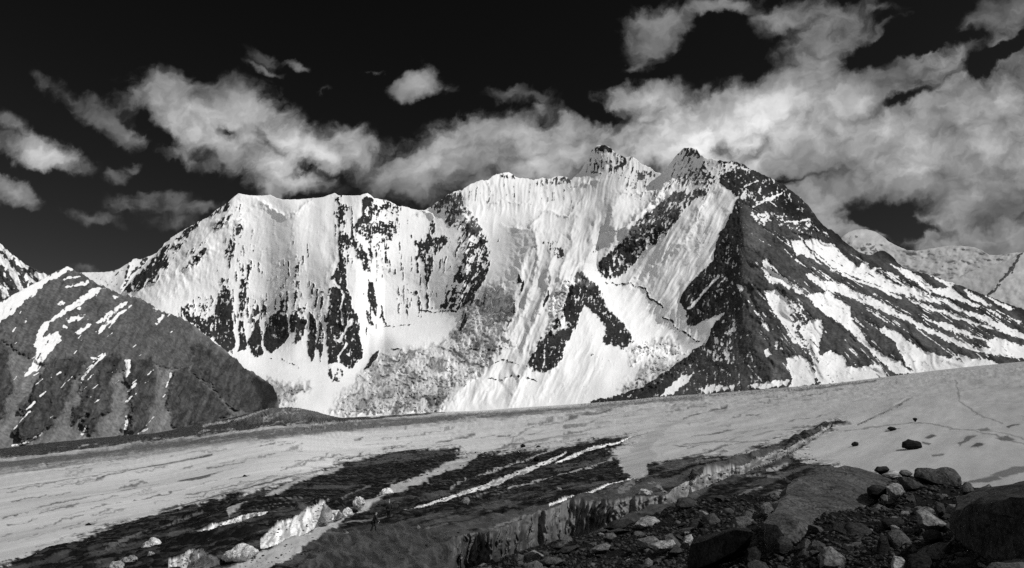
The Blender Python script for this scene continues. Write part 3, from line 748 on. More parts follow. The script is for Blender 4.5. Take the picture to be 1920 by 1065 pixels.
    # bare rock stands out a little and is rough
    rk = 1 - cover
    D -= rk * (6 + 9 * fbm(X / 16, Y / 20, 4, 121) + 5.0 * fbm(X / 5, Y / 6, 3, 123) + 6 * ridged(a0 / 9, l0 / 24, 3, 124))
    SG = Field(X, Y, wx, wy, 0.0)
    for poly, dens in SNOW:
        if dens < .2:
            SG.poly(poly, 1.0, 7, .8, mx=True)
    D += SG.v * right * 20
    T = Field(X, Y, wx, wy, .77)
    T.poly([(1005, 432), (1060, 395), (1150, 375), (1190, 420), (1120, 500), (1060, 520), (1020, 620), (950, 690), (900, 690), (940, 600)], .62, 24, 1)      # spur snow toned down to imitate grazing light
    T.poly([(840, 365), (945, 325), (1070, 338), (1130, 275), (1235, 325), (1180, 372), (1060, 372), (900, 390)], .68, 14, 1)  # upper face greyed in colour too, in place of shading
    for poly, tv in ICE:
        T.poly(poly, tv, 8, 2.2)
    ice = Field(X, Y, wx, wy, 0.0)
    for poly, tv in ICE:
        ice.poly(poly, 1.0, 7, 2.0)
    ser = ridged((X + wx) / 15, (Y + wy) / 7, 4, 131, .6)
    ser2 = ridged((X + wx * 2) / 46, (Y + wy * 2 + X * .15) / 16, 3, 132, .55)
    D += ice.v * (-(ser * 24) - ser2 * 36 + fbm(X / 6, Y / 4, 3, 133) * 7)
    dirt = sstep(-.35, .6, fbm((X + wx * 2) / 44, (Y + wy * 2) / 18, 5, 135, .65) + .5 * np.minimum(ser2, 0))
    T.v = T.v * (1 - ice.v * .58 * dirt) + ice.v * .2 * (1 - dirt)
    T.v = np.clip(T.v, 0, .82) * (1 - .10 * np.clip(fbm(X / 80, Y / 60, 5, 137), -1, 1))
    # ice cliffs and cornices: short vertical breaks across the slope
    for ln, h, w in [([(880, 430), (900, 436), (905, 450)], 30, 8), ([(970, 425), (990, 428), (1008, 410)], 45, 12), ([(1030, 395), (1065, 405), (1080, 385)], 45, 10), ([(1150, 430), (1175, 425), (1215, 385), (1250, 345)], 60, 14),
                     ([(1100, 340), (1120, 338)], 25, 8), ([(1075, 350), (1100, 342), (1115, 332)], 25, 7), ([(1172, 360), (1200, 362), (1220, 360)], 40, 9), ([(490, 378), (510, 392), (530, 400), (560, 396), (580, 380)], 22, 8),
                     ([(820, 380), (840, 395)], 20, 8), ([(785, 400), (800, 396), (812, 402)], 25, 7), ([(920, 383), (945, 378), (975, 384), (990, 378)], 16, 6), ([(400, 412), (425, 410), (450, 415)], 16, 6), ([(1012, 360), (1040, 356)], 14, 6)]:
        s = pdist(ln, X + wx * .8, Y + wy * .8, True)
        dd = np.where(s > 0, np.exp(-np.abs(s) / w), np.exp(-np.abs(s) / (w * .25)))
        D += -h * 1.7 * dd
    D += fbm(X / 13, Y / 13, 4, 141) * .8
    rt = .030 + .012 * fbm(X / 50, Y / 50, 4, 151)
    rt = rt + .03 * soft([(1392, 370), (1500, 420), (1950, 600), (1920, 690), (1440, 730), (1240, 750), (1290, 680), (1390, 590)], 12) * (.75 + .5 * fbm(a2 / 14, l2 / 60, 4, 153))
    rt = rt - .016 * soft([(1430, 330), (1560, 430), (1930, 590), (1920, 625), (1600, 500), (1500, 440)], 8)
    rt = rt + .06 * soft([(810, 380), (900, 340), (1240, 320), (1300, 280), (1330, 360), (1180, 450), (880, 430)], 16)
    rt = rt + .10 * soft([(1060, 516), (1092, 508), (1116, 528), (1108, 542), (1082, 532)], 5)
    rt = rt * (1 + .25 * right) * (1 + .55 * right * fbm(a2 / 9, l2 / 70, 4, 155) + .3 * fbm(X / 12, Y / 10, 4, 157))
    rt = np.clip(rt, .012, .3)
    Xn, Yn = ray(X, Y)
    V = np.stack([Xn * D, D, Yn * D], -1)
    # far side of the mountain
    top = V[-1]; back = []
    hd = top[:, :2] / np.linalg.norm(top[:, :2], axis=1)[:, None]
    for k, (dd, dz) in enumerate([(25, 12), (160, 130), (500, 420), (1100, 950), (1900, 1600)]):
        b = top.copy()
        b[:, :2] += hd * dd
        b[:, 2] = np.maximum(b[:, 2] - dz, -150 - k)
        back.append(b)
    V = np.concatenate([V, np.array(back)], 0)
    ex = lambda a: np.concatenate([a, np.repeat(a[-1:], len(back), 0)], 0)
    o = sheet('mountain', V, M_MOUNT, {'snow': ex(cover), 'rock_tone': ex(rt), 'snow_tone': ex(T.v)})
    tag(o, 'huge snow and rock massif with fluted ice faces and twin summits beyond the glacier', 'mountain', kind='structure')


massif()


# ------------------------------------------------------------------ other mountains
def slope_D(PX, PY, bx, bD, by, m):
    """depth of a face of slope m that starts at pixel rows by, depths bD"""
    _, Yb = ray(PX, by)
    _, Y = ray(PX, PY)
    return (Yb - m) * bD / (Y - m)


def fin(name, PX, PY, D, mat, attrs, label, backs, floor=-160):
    Xn, Yn = ray(PX, PY)
    V = np.stack([Xn * D, D, Yn * D], -1)
    top = V[-1]; back = []
    hd = top[:, :2] / np.linalg.norm(top[:, :2], axis=1)[:, None]
    for k, (dd, dz) in enumerate(backs):
        b = top.copy()
        b[:, :2] += hd * dd
        b[:, 2] = np.maximum(b[:, 2] - dz, floor - k)
        back.append(b)
    V = np.concatenate([V, np.array(back)], 0)
    A = {k: np.concatenate([a, np.repeat(a[-1:], len(back), 0)], 0) for k, a in attrs.items()}
    o = sheet(name, V, mat, A)
    tag(o, label, 'mountain', kind='structure')
    return o


def rocky_hill():
    cols = np.arange(-260, 524, 1.3)
    nr = 300
    sky = [(-260, 735), (-150, 655), (-60, 604), (0, 567), (20, 555), (60, 535), (100, 512), (118, 503), (124, 499), (131, 501), (140, 506), (150, 514), (165, 523), (185, 533),
           (210, 545), (232, 553), (250, 557), (265, 558), (285, 572), (300, 582), (320, 590), (345, 597), (357, 606), (372, 618), (390, 632), (405, 645), (422, 658),
           (440, 672), (460, 690), (480, 703), (500, 715), (512, 724), (519, 738), (524, 770)]
    sk = interp(sky, cols) - (fbm(cols / 9, cols * 0 + 4.4, 4, 201) * 3.6 + np.abs(pn(cols / 5, cols * 0 + .7, 202)) * 2.4) * np.interp(cols, [0, 115, 130, 300], [.4, .5, 1, 1])
    bt = interp(EDGE, cols) + 6
    sk = np.minimum(sk, bt - 4)
    t = np.linspace(0, 1, nr)[:, None]
    X = np.repeat(cols[None], nr, 0)
    Y = bt + (sk - bt) * t
    m = np.interp(cols, [-260, 120, 300, 450, 524], [.62, .74, .78, .85, 1.1])
    D = slope_D(X, Y, cols, interp(EDGE_D, cols), bt, m)
    wx = fbm(X / 34, Y / 34, 4, 203) * 6 + fbm(X / 8, Y / 8, 3, 205) * 2.4
    wy = fbm(X / 34, Y / 34, 4, 207) * 6 + fbm(X / 8, Y / 8, 3, 209) * 2.4
    c, s_ = math.cos(math.radians(24)), math.sin(math.radians(24))
    a, l = X * c + Y * s_ + wx * .5, -X * s_ + Y * c
    ribs = [
        [(-260, 600), (5, 640), (20, 680), (22, 735), (2, 785), (-260, 860)],
        [(100, 676), (162, 660), (165, 700), (130, 720), (132, 745), (118, 765), (95, 795), (78, 815), (32, 832), (24, 805), (50, 780), (32, 765), (52, 742), (72, 710)],
        [(172, 676), (228, 660), (231, 690), (207, 705), (205, 725), (208, 750), (202, 775), (182, 800), (172, 816), (150, 802), (160, 780), (132, 800), (138, 765), (150, 742), (152, 715)],
        [(240, 676), (282, 665), (288, 700), (283, 770), (277, 802), (240, 815), (232, 805), (240, 772), (240, 738), (233, 715)],
        [(312, 745), (322, 700), (352, 690), (400, 735), (438, 772), (422, 785), (380, 798), (322, 800), (316, 770)],
        [(-260, 560), (120, 490), (330, 590), (440, 672), (420, 700), (360, 690), (300, 690), (200, 690), (90, 690), (30, 660), (0, 640), (-260, 700)],
        [(360, 640), (440, 668), (490, 708), (520, 730), (520, 765), (480, 775), (430, 760), (400, 730), (360, 700)]]
    RB = Field(X, Y, wx, wy, 0.0)
    for p in ribs:
        RB.poly(p, 1.0 if len(p) != 12 else .62, 5, 1.4, mx=True)
    RS = Field(X, Y, wx, wy, 0.0)
    for p in ribs:
        RS.poly(p, 1.0, 20, 1.0, mx=True)
    D -= RS.v * 24
    D -= (ridged((a + wx) / 52, l / 170, 3, 211) * 16 + ridged((a + wx * .6) / 19, l / 60, 3, 212) * 3.2 + fbm(a / 13, l / 32, 3, 213) * 2) * (.15 + .85 * RB.v)
    D -= (.1 + .9 * RB.v) * (fbm(X / 9, Y / 9, 4, 215, .6) * 1.7 + ridged(a / 8, l / 20, 3, 216) * .9)
    sn = Field(X, Y, wx * .5, wy * .5, 0.0)
    for p, v in [([(-260, 745), (-150, 655), (0, 566), (60, 534), (112, 507), (124, 498), (137, 504), (122, 513), (100, 521), (80, 538), (40, 572), (0, 606), (-100, 680), (-260, 800)], 1),
                 ([(118, 523), (142, 515), (148, 518), (140, 522), (125, 525)], .95), ([(120, 536), (140, 532), (163, 530), (162, 536), (140, 536), (125, 539)], .95), ([(150, 527), (165, 525), (168, 532), (152, 532)], .6),
                 ([(197, 541), (176, 540), (150, 556), (110, 586), (88, 602), (74, 613), (68, 638), (60, 652), (70, 655), (67, 672), (57, 688), (43, 708), (60, 700), (80, 676), (116, 637), (109, 622), (82, 632), (94, 606), (133, 583), (173, 556)], .92),
                 ([(253, 567), (233, 587), (190, 621), (178, 626), (190, 612), (228, 582)], .9), ([(180, 604), (205, 585), (227, 567), (215, 588), (200, 602), (183, 608)], .8), ([(210, 583), (225, 570), (240, 562), (228, 580)], .7),
                 ([(120, 600), (145, 590), (160, 588), (150, 600), (128, 606)], .7), ([(140, 625), (165, 605), (170, 608), (150, 628)], .75), ([(143, 578), (152, 576), (152, 581), (143, 580)], .9), ([(118, 612), (128, 610), (127, 618), (117, 620)], .8),
                 ([(234, 676), (246, 672), (247, 688), (243, 700), (238, 710), (233, 704), (237, 690)], .95), ([(170, 668), (185, 668), (180, 674), (172, 674)], .9), ([(212, 556), (222, 552), (224, 556), (216, 562)], .8),
                 ([(105, 570), (118, 566), (120, 572), (108, 575)], .6), ([(290, 600), (305, 592), (318, 582), (312, 594), (300, 606), (288, 612)], .75), ([(310, 560), (300, 585), (285, 578)], .3), ([(52, 608), (40, 605), (60, 590)], .4)]:
        sn.poly(p, v, 3.2, 1.1)
    for ln, w, v in [([(157, 708), (175, 686), (197, 665)], 4.5, .95), ([(49, 769), (64, 754)], 4, .9), ([(26, 803), (42, 786), (56, 773)], 2.4, .9), ([(24, 836), (55, 826), (79, 814)], 4, .9), ([(75, 743), (87, 733)], 3.4, .9),
                     ([(66, 722), (81, 711)], 2.4, .8), ([(98, 709), (113, 699)], 2.4, .8), ([(152, 716), (165, 700), (178, 684)], 3, .9), ([(240, 735), (247, 727), (255, 720)], 5, .95), ([(238, 754), (244, 746), (255, 739)], 2.4, .9),
                     ([(234, 804), (237, 792), (237, 780)], 4.5, .95), ([(154, 814), (161, 801)], 4, .9), ([(178, 756), (188, 748)], 2.6, .8), ([(259, 812), (268, 808), (278, 803)], 3.4, .9), ([(313, 724), (320, 702)], 3.6, .9), ([(317, 582), (300, 598)], 3, .8), ([(95, 632), (60, 690)], 3, .7)]:
        sn.line(ln, w, v, 1.6, .8)
    rg = np.random.RandomState(8)
    for k in range(75):      # remnants of snow in the gullies
        x, y = rg.uniform(20, 330), rg.uniform(520, 790)
        L = rg.uniform(4, 22); sl = rg.uniform(.5, 1.1)
        sn.line([(x, y), (x - L * .55, y + L * .6 * sl)], rg.uniform(.8, 2.2), rg.uniform(.6, .9), 1.0, .6)
    n = uni(.7 * fbm(a / 8, l / 20, 4, 221) + .5 * fbm(X / 9, Y / 6, 4, 223))
    cover = np.clip(.5 + (sn.v - .5) * 2.2 + (n - .5) * 1.6 * (sn.v > .02) - .1, 0, 1)
    grain = fbm(X / 20, Y / 20, 5, 231, .7) + .8 * fbm(a / 7, l / 18, 4, 232)
    rt = .128 + .018 * fbm(a / 10, l / 90, 3, 233) + RB.v * (-.076 + .018 * grain)
    blk = Field(X, Y, wx, wy, 0)
    blk.poly([(484, 700), (515, 722), (522, 745), (500, 768), (482, 742), (474, 718)], 1, 5, .8)
    rt = rt * (1 - .38 * RB.v * sstep(.35, .75, ridged((a + wx) / 17, (l + wy) / 30, 3, 238))) * (1.1 + .34 * fbm(a / 9, l / 60, 3, 235) + .16 * fbm(X / 5, Y / 5, 3, 236)) * (1 - .6 * blk.v)
    fin('rocky_hill', X, Y, D, M_HILL, {'snow': cover, 'rock_tone': np.clip(rt, .015, .3), 'snow_tone': np.full(X.shape, .72)},
        'dark rocky hill with grey scree gullies and streaks of old snow at left', [(20, 10), (120, 90), (350, 290), (700, 560)], -200)


def far_peaks():
    # dark peak with snow bands at the far left
    cols = np.arange(-260, 190, 1.6); nr = 150
    sk = interp([(-260, 330), (-150, 385), (-60, 425), (0, 456), (20, 474), (48, 496), (75, 508), (100, 517), (125, 530), (190, 600)], cols) - fbm(cols / 7, cols * 0, 4, 301) * 1.6
    bt = np.full(cols.shape, 720.0)
    X = np.repeat(cols[None], nr, 0); Y = bt + (sk - bt) * np.linspace(0, 1, nr)[:, None]
    D = slope_D(X, Y, cols, 3000 + 0 * cols, bt, .95 + 0 * cols)
    wx = fbm(X / 20, Y / 20, 4, 303) * 4; wy = fbm(X / 20, Y / 20, 4, 305) * 4
    c, s_ = math.cos(math.radians(-28)), math.sin(math.radians(-28))
    a, l = X * c + Y * s_, -X * s_ + Y * c
    D -= ridged(a / 30, l / 90, 4, 307) * 30 + fbm(X / 8, Y / 9, 4, 309) * 8
    sn = Field(X, Y, wx * .6, wy * .6, .13)
    sn.line([(-200, 365), (-60, 428), (0, 462), (20, 480), (50, 502)], 9, .9, 2)
    for p in ([(-60, 420), (0, 476), (10, 484), (26, 508), (36, 522), (47, 546), (36, 546), (24, 524), (8, 500), (-60, 450)], [(-20, 520), (0, 528), (12, 545), (20, 558), (10, 560), (0, 540)], [(68, 510), (90, 516), (84, 532), (74, 530), (64, 516)], [(48, 512), (70, 532), (64, 535), (46, 520)], [(52, 530), (58, 524), (50, 545), (46, 545)]):
        sn.poly(p, .92, 1.5, .8)
    n = uni(fbm(a / 7, l / 14, 4, 311))
    cover = np.clip(.5 + (sn.v - n) * 2.6, 0, 1)
    fin('dark_peak', X, Y, D, M_MOUNT, {'snow': cover, 'rock_tone': .045 + .012 * n, 'snow_tone': np.full(X.shape, .78)}, 'distant dark peak banded with snow at the left edge', [(20, 15), (300, 260), (900, 800)], -300)
    # snow saddle between hill and massif
    cols = np.arange(60, 380, 1.6); nr = 110
    sk = interp([(60, 530), (140, 513), (150, 511), (200, 510), (222, 505), (232, 498), (243, 492), (249, 486), (255, 484), (262, 487), (280, 480), (295, 474), (302, 468), (308, 456), (318, 450), (330, 444), (380, 440)], cols) - fbm(cols / 7, cols * 0 + 8, 3, 321) * .8
    bt = np.full(cols.shape, 640.0)
    X = np.repeat(cols[None], nr, 0); Y = bt + (sk - bt) * np.linspace(0, 1, nr)[:, None]
    D = slope_D(X, Y, cols, 6600 + (cols - 220) * 4, bt, .6 + 0 * cols)
    wx = fbm(X / 20, Y / 20, 4, 323) * 3
    D -= 150 * np.exp(-np.abs(pdist([(243, 490), (238, 520), (225, 540)], X, Y)) / 14) + 120 * np.exp(-np.abs(pdist([(295, 474), (275, 500), (240, 545)], X, Y)) / 12) + fbm(X / 22, Y / 22, 4, 325) * 30
    D -= (X - 220) * 5
    rk = Field(X, Y, wx, wx, .06)
    for ln, w, v in [([(245, 488), (240, 505), (233, 522)], 4, .7), ([(270, 490), (262, 500), (245, 515), (232, 535)], 5, .6), ([(222, 506), (216, 514), (208, 522)], 3, .7), ([(268, 487), (276, 483)], 4, .8)]:
        rk.line(ln, w, v, 1, 1)
    n = uni(fbm(X / 6, Y / 7, 4, 327))
    fin('snow_saddle', X, Y, D, M_FAR, {'snow': np.clip(.5 + (n - rk.v) * 2.8, 0, 1), 'rock_tone': np.full(X.shape, .05), 'snow_tone': np.full(X.shape, .72)}, 'distant snow saddle between the rocky hill and the massif', [(30, 20), (500, 300), (1500, 1100)], -200)
    # far white dome and plateau on the right
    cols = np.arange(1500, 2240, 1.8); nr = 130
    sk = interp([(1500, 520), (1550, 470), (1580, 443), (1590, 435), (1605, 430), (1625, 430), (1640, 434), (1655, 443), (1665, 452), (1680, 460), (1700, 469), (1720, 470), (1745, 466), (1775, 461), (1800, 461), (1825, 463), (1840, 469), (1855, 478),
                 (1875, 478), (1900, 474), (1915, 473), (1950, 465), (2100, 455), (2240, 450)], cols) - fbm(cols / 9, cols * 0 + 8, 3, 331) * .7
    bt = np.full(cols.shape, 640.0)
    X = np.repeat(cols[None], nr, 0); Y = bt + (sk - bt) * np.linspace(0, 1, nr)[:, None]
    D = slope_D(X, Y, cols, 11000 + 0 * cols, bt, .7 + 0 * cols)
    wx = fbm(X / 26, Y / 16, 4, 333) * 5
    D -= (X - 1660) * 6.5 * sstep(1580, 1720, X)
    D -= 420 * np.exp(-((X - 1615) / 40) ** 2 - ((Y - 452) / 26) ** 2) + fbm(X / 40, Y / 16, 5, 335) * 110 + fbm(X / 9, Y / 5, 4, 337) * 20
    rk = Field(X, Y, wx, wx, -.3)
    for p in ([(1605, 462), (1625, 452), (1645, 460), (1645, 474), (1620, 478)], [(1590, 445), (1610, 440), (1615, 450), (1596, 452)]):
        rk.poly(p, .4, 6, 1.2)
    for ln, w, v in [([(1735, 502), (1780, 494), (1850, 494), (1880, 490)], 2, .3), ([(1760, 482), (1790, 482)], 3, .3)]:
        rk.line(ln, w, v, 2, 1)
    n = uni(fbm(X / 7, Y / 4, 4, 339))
    fin('snow_dome', X, Y, D, M_FAR, {'snow': np.clip(.5 + (n - rk.v) * 2.8, 0, 1), 'rock_tone': np.full(X.shape, .16), 'snow_tone': .38 + .06 * fbm(X / 30, Y / 12, 4, 341)}, 'far rounded snow dome and plateau behind the right hand ridge', [(200, 40), (1200, 500), (2600, 1500)], -200)  # low snow tone stands in for cloud shadow on the dome
    # nearer snow slope with a dark rock rib
    cols = np.arange(1640, 2240, 1.8); nr = 130
    sk = interp([(1640, 600), (1700, 560), (1760, 530), (1800, 518), (1830, 504), (1870, 494), (1895, 486), (1915, 474), (1925, 470), (1960, 455), (2060, 425), (2240, 395)], cols) - fbm(cols / 9, cols * 0 + 3, 3, 351) * .8
    bt = np.full(cols.shape, 660.0)
    X = np.repeat(cols[None], nr, 0); Y = bt + (sk - bt) * np.linspace(0, 1, nr)[:, None]
    D = slope_D(X, Y, cols, 7600 + 0 * cols, bt, .5 + 0 * cols)
    wx = fbm(X / 16, Y / 16, 4, 353) * 4
    ln = [(1922, 468), (1900, 498), (1884, 520), (1868, 536), (1855, 555), (1840, 580)]
    D -= 260 * np.exp(-np.abs(pdist(ln, X, Y)) / 40) + fbm(X / 30, Y / 14, 5, 355) * 55
    D += np.clip(1920 - X, -50, 400) * 6.0
    rk = Field(X, Y, wx, wx, -.3)
    rk.line(ln, 7, .9, 2, 1)
    n = uni(fbm(X / 7, Y / 4, 4, 357))
    fin('snow_ridge', X, Y, D, M_FAR, {'snow': np.clip(.5 + (n - rk.v) * 2.8, 0, 1), 'rock_tone': np.full(X.shape, .06), 'snow_tone': .38 + .06 * fbm(X / 30, Y / 12, 4, 359)}, 'grey snow slope with a thin dark rock rib at the right edge', [(60, 20), (500, 300), (1500, 900)], -200)  # cloud shade put into the snow tone of this slope as well


rocky_hill()
far_peaks()


# ------------------------------------------------------------------ glacier
HG = 10.5


_gx = np.arange(-420, 2400, 4.0)
_gk = np.exp(-(np.arange(-40, 41) * 4.0 / 70) ** 2); _gk /= _gk.sum()
_pe = np.convolve(np.pad(interp(EDGE, _gx), 40, mode='edge'), _gk, 'valid')
_De = np.convolve(np.pad(interp(EDGE_D, _gx), 40, mode='edge'), _gk, 'valid')


def gD(px, py):
    pe = np.interp(px, _gx, _pe)
    De = np.interp(px, _gx, _De)
    return 1.0 / (np.maximum(py - pe, -.5) / (HG * F) + 1.0 / De)


WALLS = [  # ice walls of the crevasses: upper lip and foot, tone, roughness of the lip
    ('main', [(843, 1017), (857, 1004), (897, 997), (923, 1002), (973, 974), (1017, 957), (1057, 941), (1100, 937), (1150, 939), (1190, 936), (1225, 930), (1250, 924), (1262, 912), (1300, 902), (1325, 890), (1350, 881), (1397, 871), (1413, 864), (1453, 848), (1490, 833), (1527, 815), (1560, 798)],
     [(843, 1092), (857, 1078), (900, 1068), (930, 1056), (980, 1042), (1020, 1028), (1060, 1014), (1100, 1004), (1140, 985), (1180, 964), (1220, 950), (1262, 943), (1297, 931), (1336, 910), (1360, 900), (1397, 889), (1417, 876), (1453, 864), (1490, 845), (1520, 825), (1560, 801)], .32, 3.0),
    ('serac', [(488, 1012), (505, 998), (520, 985), (545, 977), (566, 962), (585, 951), (607, 945), (622, 954), (636, 955), (648, 968)], [(488, 1030), (505, 1026), (545, 1013), (566, 1004), (610, 988), (636, 973), (648, 969)], .62, 3.0),
    ('ridge', [(368, 1004), (390, 993), (413, 983), (440, 971), (467, 962), (490, 960), (513, 957)], [(368, 1006), (390, 1002), (413, 996), (440, 988), (473, 975), (490, 968), (513, 958)], .6, 2.6),
    ('low', [(316, 1056), (330, 1046), (353, 1038), (373, 1034), (390, 1040), (412, 1050)], [(316, 1066), (330, 1066), (353, 1066), (373, 1064), (390, 1062), (412, 1058)], .45, 3.0),
    ('mid', [(757, 957), (780, 951), (807, 942), (832, 934), (857, 926), (880, 917), (900, 911), (933, 901), (960, 889), (980, 881), (1000, 874), (1033, 858), (1063, 849)],
     [(757, 958), (780, 954), (807, 948), (832, 941), (857, 934), (880, 926), (900, 920), (933, 911), (960, 900), (980, 892), (1000, 883), (1033, 866), (1063, 850)], .46, 1.4),
    ('upper', [(1040, 866), (1070, 855), (1107, 839), (1130, 834), (1160, 828), (1185, 819)], [(1040, 868), (1070, 860), (1107, 846), (1130, 840), (1160, 832), (1185, 820)], .6, 1.2),
    ('small', [(1030, 944), (1060, 936), (1107, 921), (1140, 908), (1187, 896)], [(1030, 948), (1060, 940), (1107, 925), (1140, 911), (1187, 897)], .6, 1.2),
    ('far', [(1607, 795), (1647, 776), (1687, 756), (1723, 740)], [(1607, 798), (1647, 780), (1687, 760), (1723, 741)], .12, .6),
]


def glacier_mat():
    m = bpy.data.materials.new('glacier_ice_and_gravel')
    m.use_nodes = True
    g = NT(m.node_tree)
    oc = g.n('ShaderNodeTexCoord').outputs['Object']
    a_i = g.n('ShaderNodeAttribute', attribute_name='tone').outputs['Fac']
    a_g = g.n('ShaderNodeAttribute', attribute_name='gravel').outputs['Fac']
    n1 = g.noise(oc, 1.6, 8, .65)
    n2 = g.noise(oc, .12, 6, .6)
    vo = g.n('ShaderNodeTexVoronoi', feature='F1')
    g.put(vo, 'Vector', g.vm('ADD', oc, g.scale(g.noise(oc, 3, 3, .5, 'Color'), .5)))
    vo.inputs['Scale'].default_value = 1.5
    vs = g.n('ShaderNodeSeparateColor')
    g.put(vs, 0, vo.outputs['Color'])
    stones = g.m('MULTIPLY', g.m('POWER', vs.outputs[0], 3.0), 1.7)
    gravel = g.m('MULTIPLY', g.m('ADD', .5, g.m('MULTIPLY', stones, 2.2)), g.m('ADD', .4, g.m('MULTIPLY', n1, 1.2)))
    ice = g.m('ADD', .72, g.m('MULTIPLY', g.m('ADD', g.m('MULTIPLY', n1, .6), g.m('MULTIPLY', n2, .4)), .56))
    col = g.m('MULTIPLY', a_i, g.mixf(a_g, ice, gravel))
    bp = g.n('ShaderNodeBump')
    g.put(bp, 'Strength', g.mixf(a_g, .25, .9))
    bp.inputs['Distance'].default_value = .3
    g.put(bp, 'Height', g.m('SUBTRACT', n1, g.m('MULTIPLY', vo.outputs['Distance'], a_g)))
    b = principled(g, col, g.mixf(a_g, .5, .95), bp.outputs[0], .3)
    g.put(b, 'Specular IOR Level', g.mixf(a_g, .3, .02))
    return m


M_GLAC = glacier_mat()


def glacier():
    cols = np.arange(-300, 2230, 1.5)
    nr = 360
    pe = interp(EDGE, cols)
    t = np.linspace(0, 1, nr)[::-1][:, None]
    X = np.repeat(cols[None], nr, 0)
    Y = pe + 0.2 + (1180 - pe) * t ** 1.25
    D = gD(X, Y)
    Yp = Y.copy()
    wall = np.zeros(X.shape); wtone = np.zeros(X.shape)
    for nm, lip, foot, tone, rg in WALLS:
        a, b = lip[0][0], lip[-1][0]
        cm = (cols >= a) & (cols <= b)
        cc = cols[cm]
        lp = interp(lip, cc); ft = interp(foot, cc)
        h = ft - lp
        j = (fbm(cc / 15, cc * 0 + .5, 2, 401) * .7 + fbm(cc / 40, cc * 0 + .5, 2, 405)) * rg
        lp2 = lp + np.clip(j, -h * .6, h * .5) * np.clip(h / 8, .3, 1)
        ins = (Y[:, cm] > lp2) & (Y[:, cm] < ft)
        u = np.clip((Y[:, cm] - lp2) / np.maximum(ft - lp2, .5), 0, 1)
        Dl = gD(np.repeat(cc[None], nr, 0), lp2[None] + 0 * Y[:, cm])
        amp = np.clip(h / 40, .1, 1.2)
        fl = ridged(cc[None] / 9 + u * .8 + fbm(cc[None] / 30, u * 2, 2, 411), u * .9 + 0 * cc[None], 3, 413) * amp + fbm(cc[None] / 22, u * 1.5, 3, 415) * amp * 1.2
        # the wall leans back a little: foot nearer than lip
        Dw = Dl * (1 - .012 * h / 40 * u) - fl * .55 * np.sin(np.pi * np.clip(u, 0.02, .98)) ** .5
        Dc = D[:, cm]
        Dc[ins] = Dw[ins]
        D[:, cm] = Dc
        w_ = wall[:, cm]; w_[ins] = 1; wall[:, cm] = w_
        streak = uni(fbm(cc[None] / 11 + .7 * fbm(cc[None] / 24, u * 1.6, 2, 417), u * 1.2 + 0 * cc[None], 4, 419, .6))
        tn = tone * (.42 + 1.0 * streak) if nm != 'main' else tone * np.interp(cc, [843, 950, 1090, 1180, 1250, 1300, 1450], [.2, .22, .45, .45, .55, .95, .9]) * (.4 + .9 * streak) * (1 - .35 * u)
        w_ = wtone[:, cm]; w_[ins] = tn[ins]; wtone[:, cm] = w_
    Xn, Yn = ray(X, Y)
    V = np.stack([Xn * D, D, Yn * D], -1)
    Wx, Wy = V[..., 0], V[..., 1]
    # world frame along / across the ice flow
    fx, fy = .61, .79
    al = Wx * fx + Wy * fy; ac = Wx * fy - Wy * fx
    wob = fbm(al / 90, ac / 60, 3, 421) * 6
    far = np.clip(D / 400, .25, 3)
    bands = fbm((ac + wob) / 16, al / 260, 4, 423, .6)
    fine = fbm((ac + wob * .3) / 2.6, al / 40, 4, 425, .6)
    wx = fbm(X / 30, Y / 10, 4, 431) * 9 + fbm(X / 8, Y / 4, 3, 433) * 3
    wy = fbm(X / 30, Y / 10, 4, 435) * 3.5 + fbm(X / 8, Y / 4, 3, 437) * 1.6
    base = interp([(-300, .45), (300, .54), (700, .56), (1000, .45), (1300, .38), (1920, .31), (2230, .31)], X) * (1 + .16 * bands + .12 * fine)
    T = Field(X, Y, wx, wy, 0)
    T.v = base
    G = Field(X, Y, wx, wy, 0.0)

    def gravel(p, tone, g=1.0, soft=2, rag=1.0, thin=0.0):
        """thin > 0 lets ice show through in streaks along the flow"""
        b = T._box(p, 40)
        d = sdf(p, X[b] + wx[b] * rag, Y[b] + wy[b] * rag)
        w = sstep(-soft, soft, d)
        if thin:
            st = uni(bands * .8 + fine * .9)[b]
            w = w * sstep(thin - .12, thin + .12, st)
        T.v[b] = T.v[b] * (1 - w) + tone * w
        G.v[b] = G.v[b] * (1 - w) + g * w
    # grey dirt bands beyond the white ice
    gravel([(-300, 900), (0, 866), (200, 842), (400, 818), (520, 804), (640, 792), (760, 783), (900, 774), (1100, 762), (1300, 744), (1320, 748), (1200, 758), (1000, 777), (800, 797), (640, 810), (400, 836), (200, 862), (0, 892), (-300, 930)], .085, .35, 4, .5)
    T.line([(-300, 915), (0, 884), (180, 860), (330, 842), (480, 826)], 7, .26, 4, .5)
    gravel([(1080, 757), (1240, 743), (1440, 729), (1600, 716), (1700, 705), (1600, 722), (1440, 738), (1240, 754), (1090, 763)], .10, .5, 2, .5, .45)
    # lateral moraine at the foot of the hill
    gravel([(-300, 882), (0, 838), (200, 816), (380, 793), (450, 777), (545, 764), (600, 776), (640, 782), (700, 781), (830, 771), (840, 774), (700, 787), (620, 793), (520, 801), (400, 816), (200, 840), (0, 861), (-300, 905)], .035, 1, 2, .6)
    gravel([(470, 776), (545, 766), (600, 777), (632, 786), (560, 790), (500, 792), (440, 792)], .075, .8, 4, .8)
    T.line([(380, 800), (470, 783), (520, 772)], 3, .22, 1.5, .4)
    # cracks and thin dirt lines that follow the flow
    rng = np.random.RandomState(5)
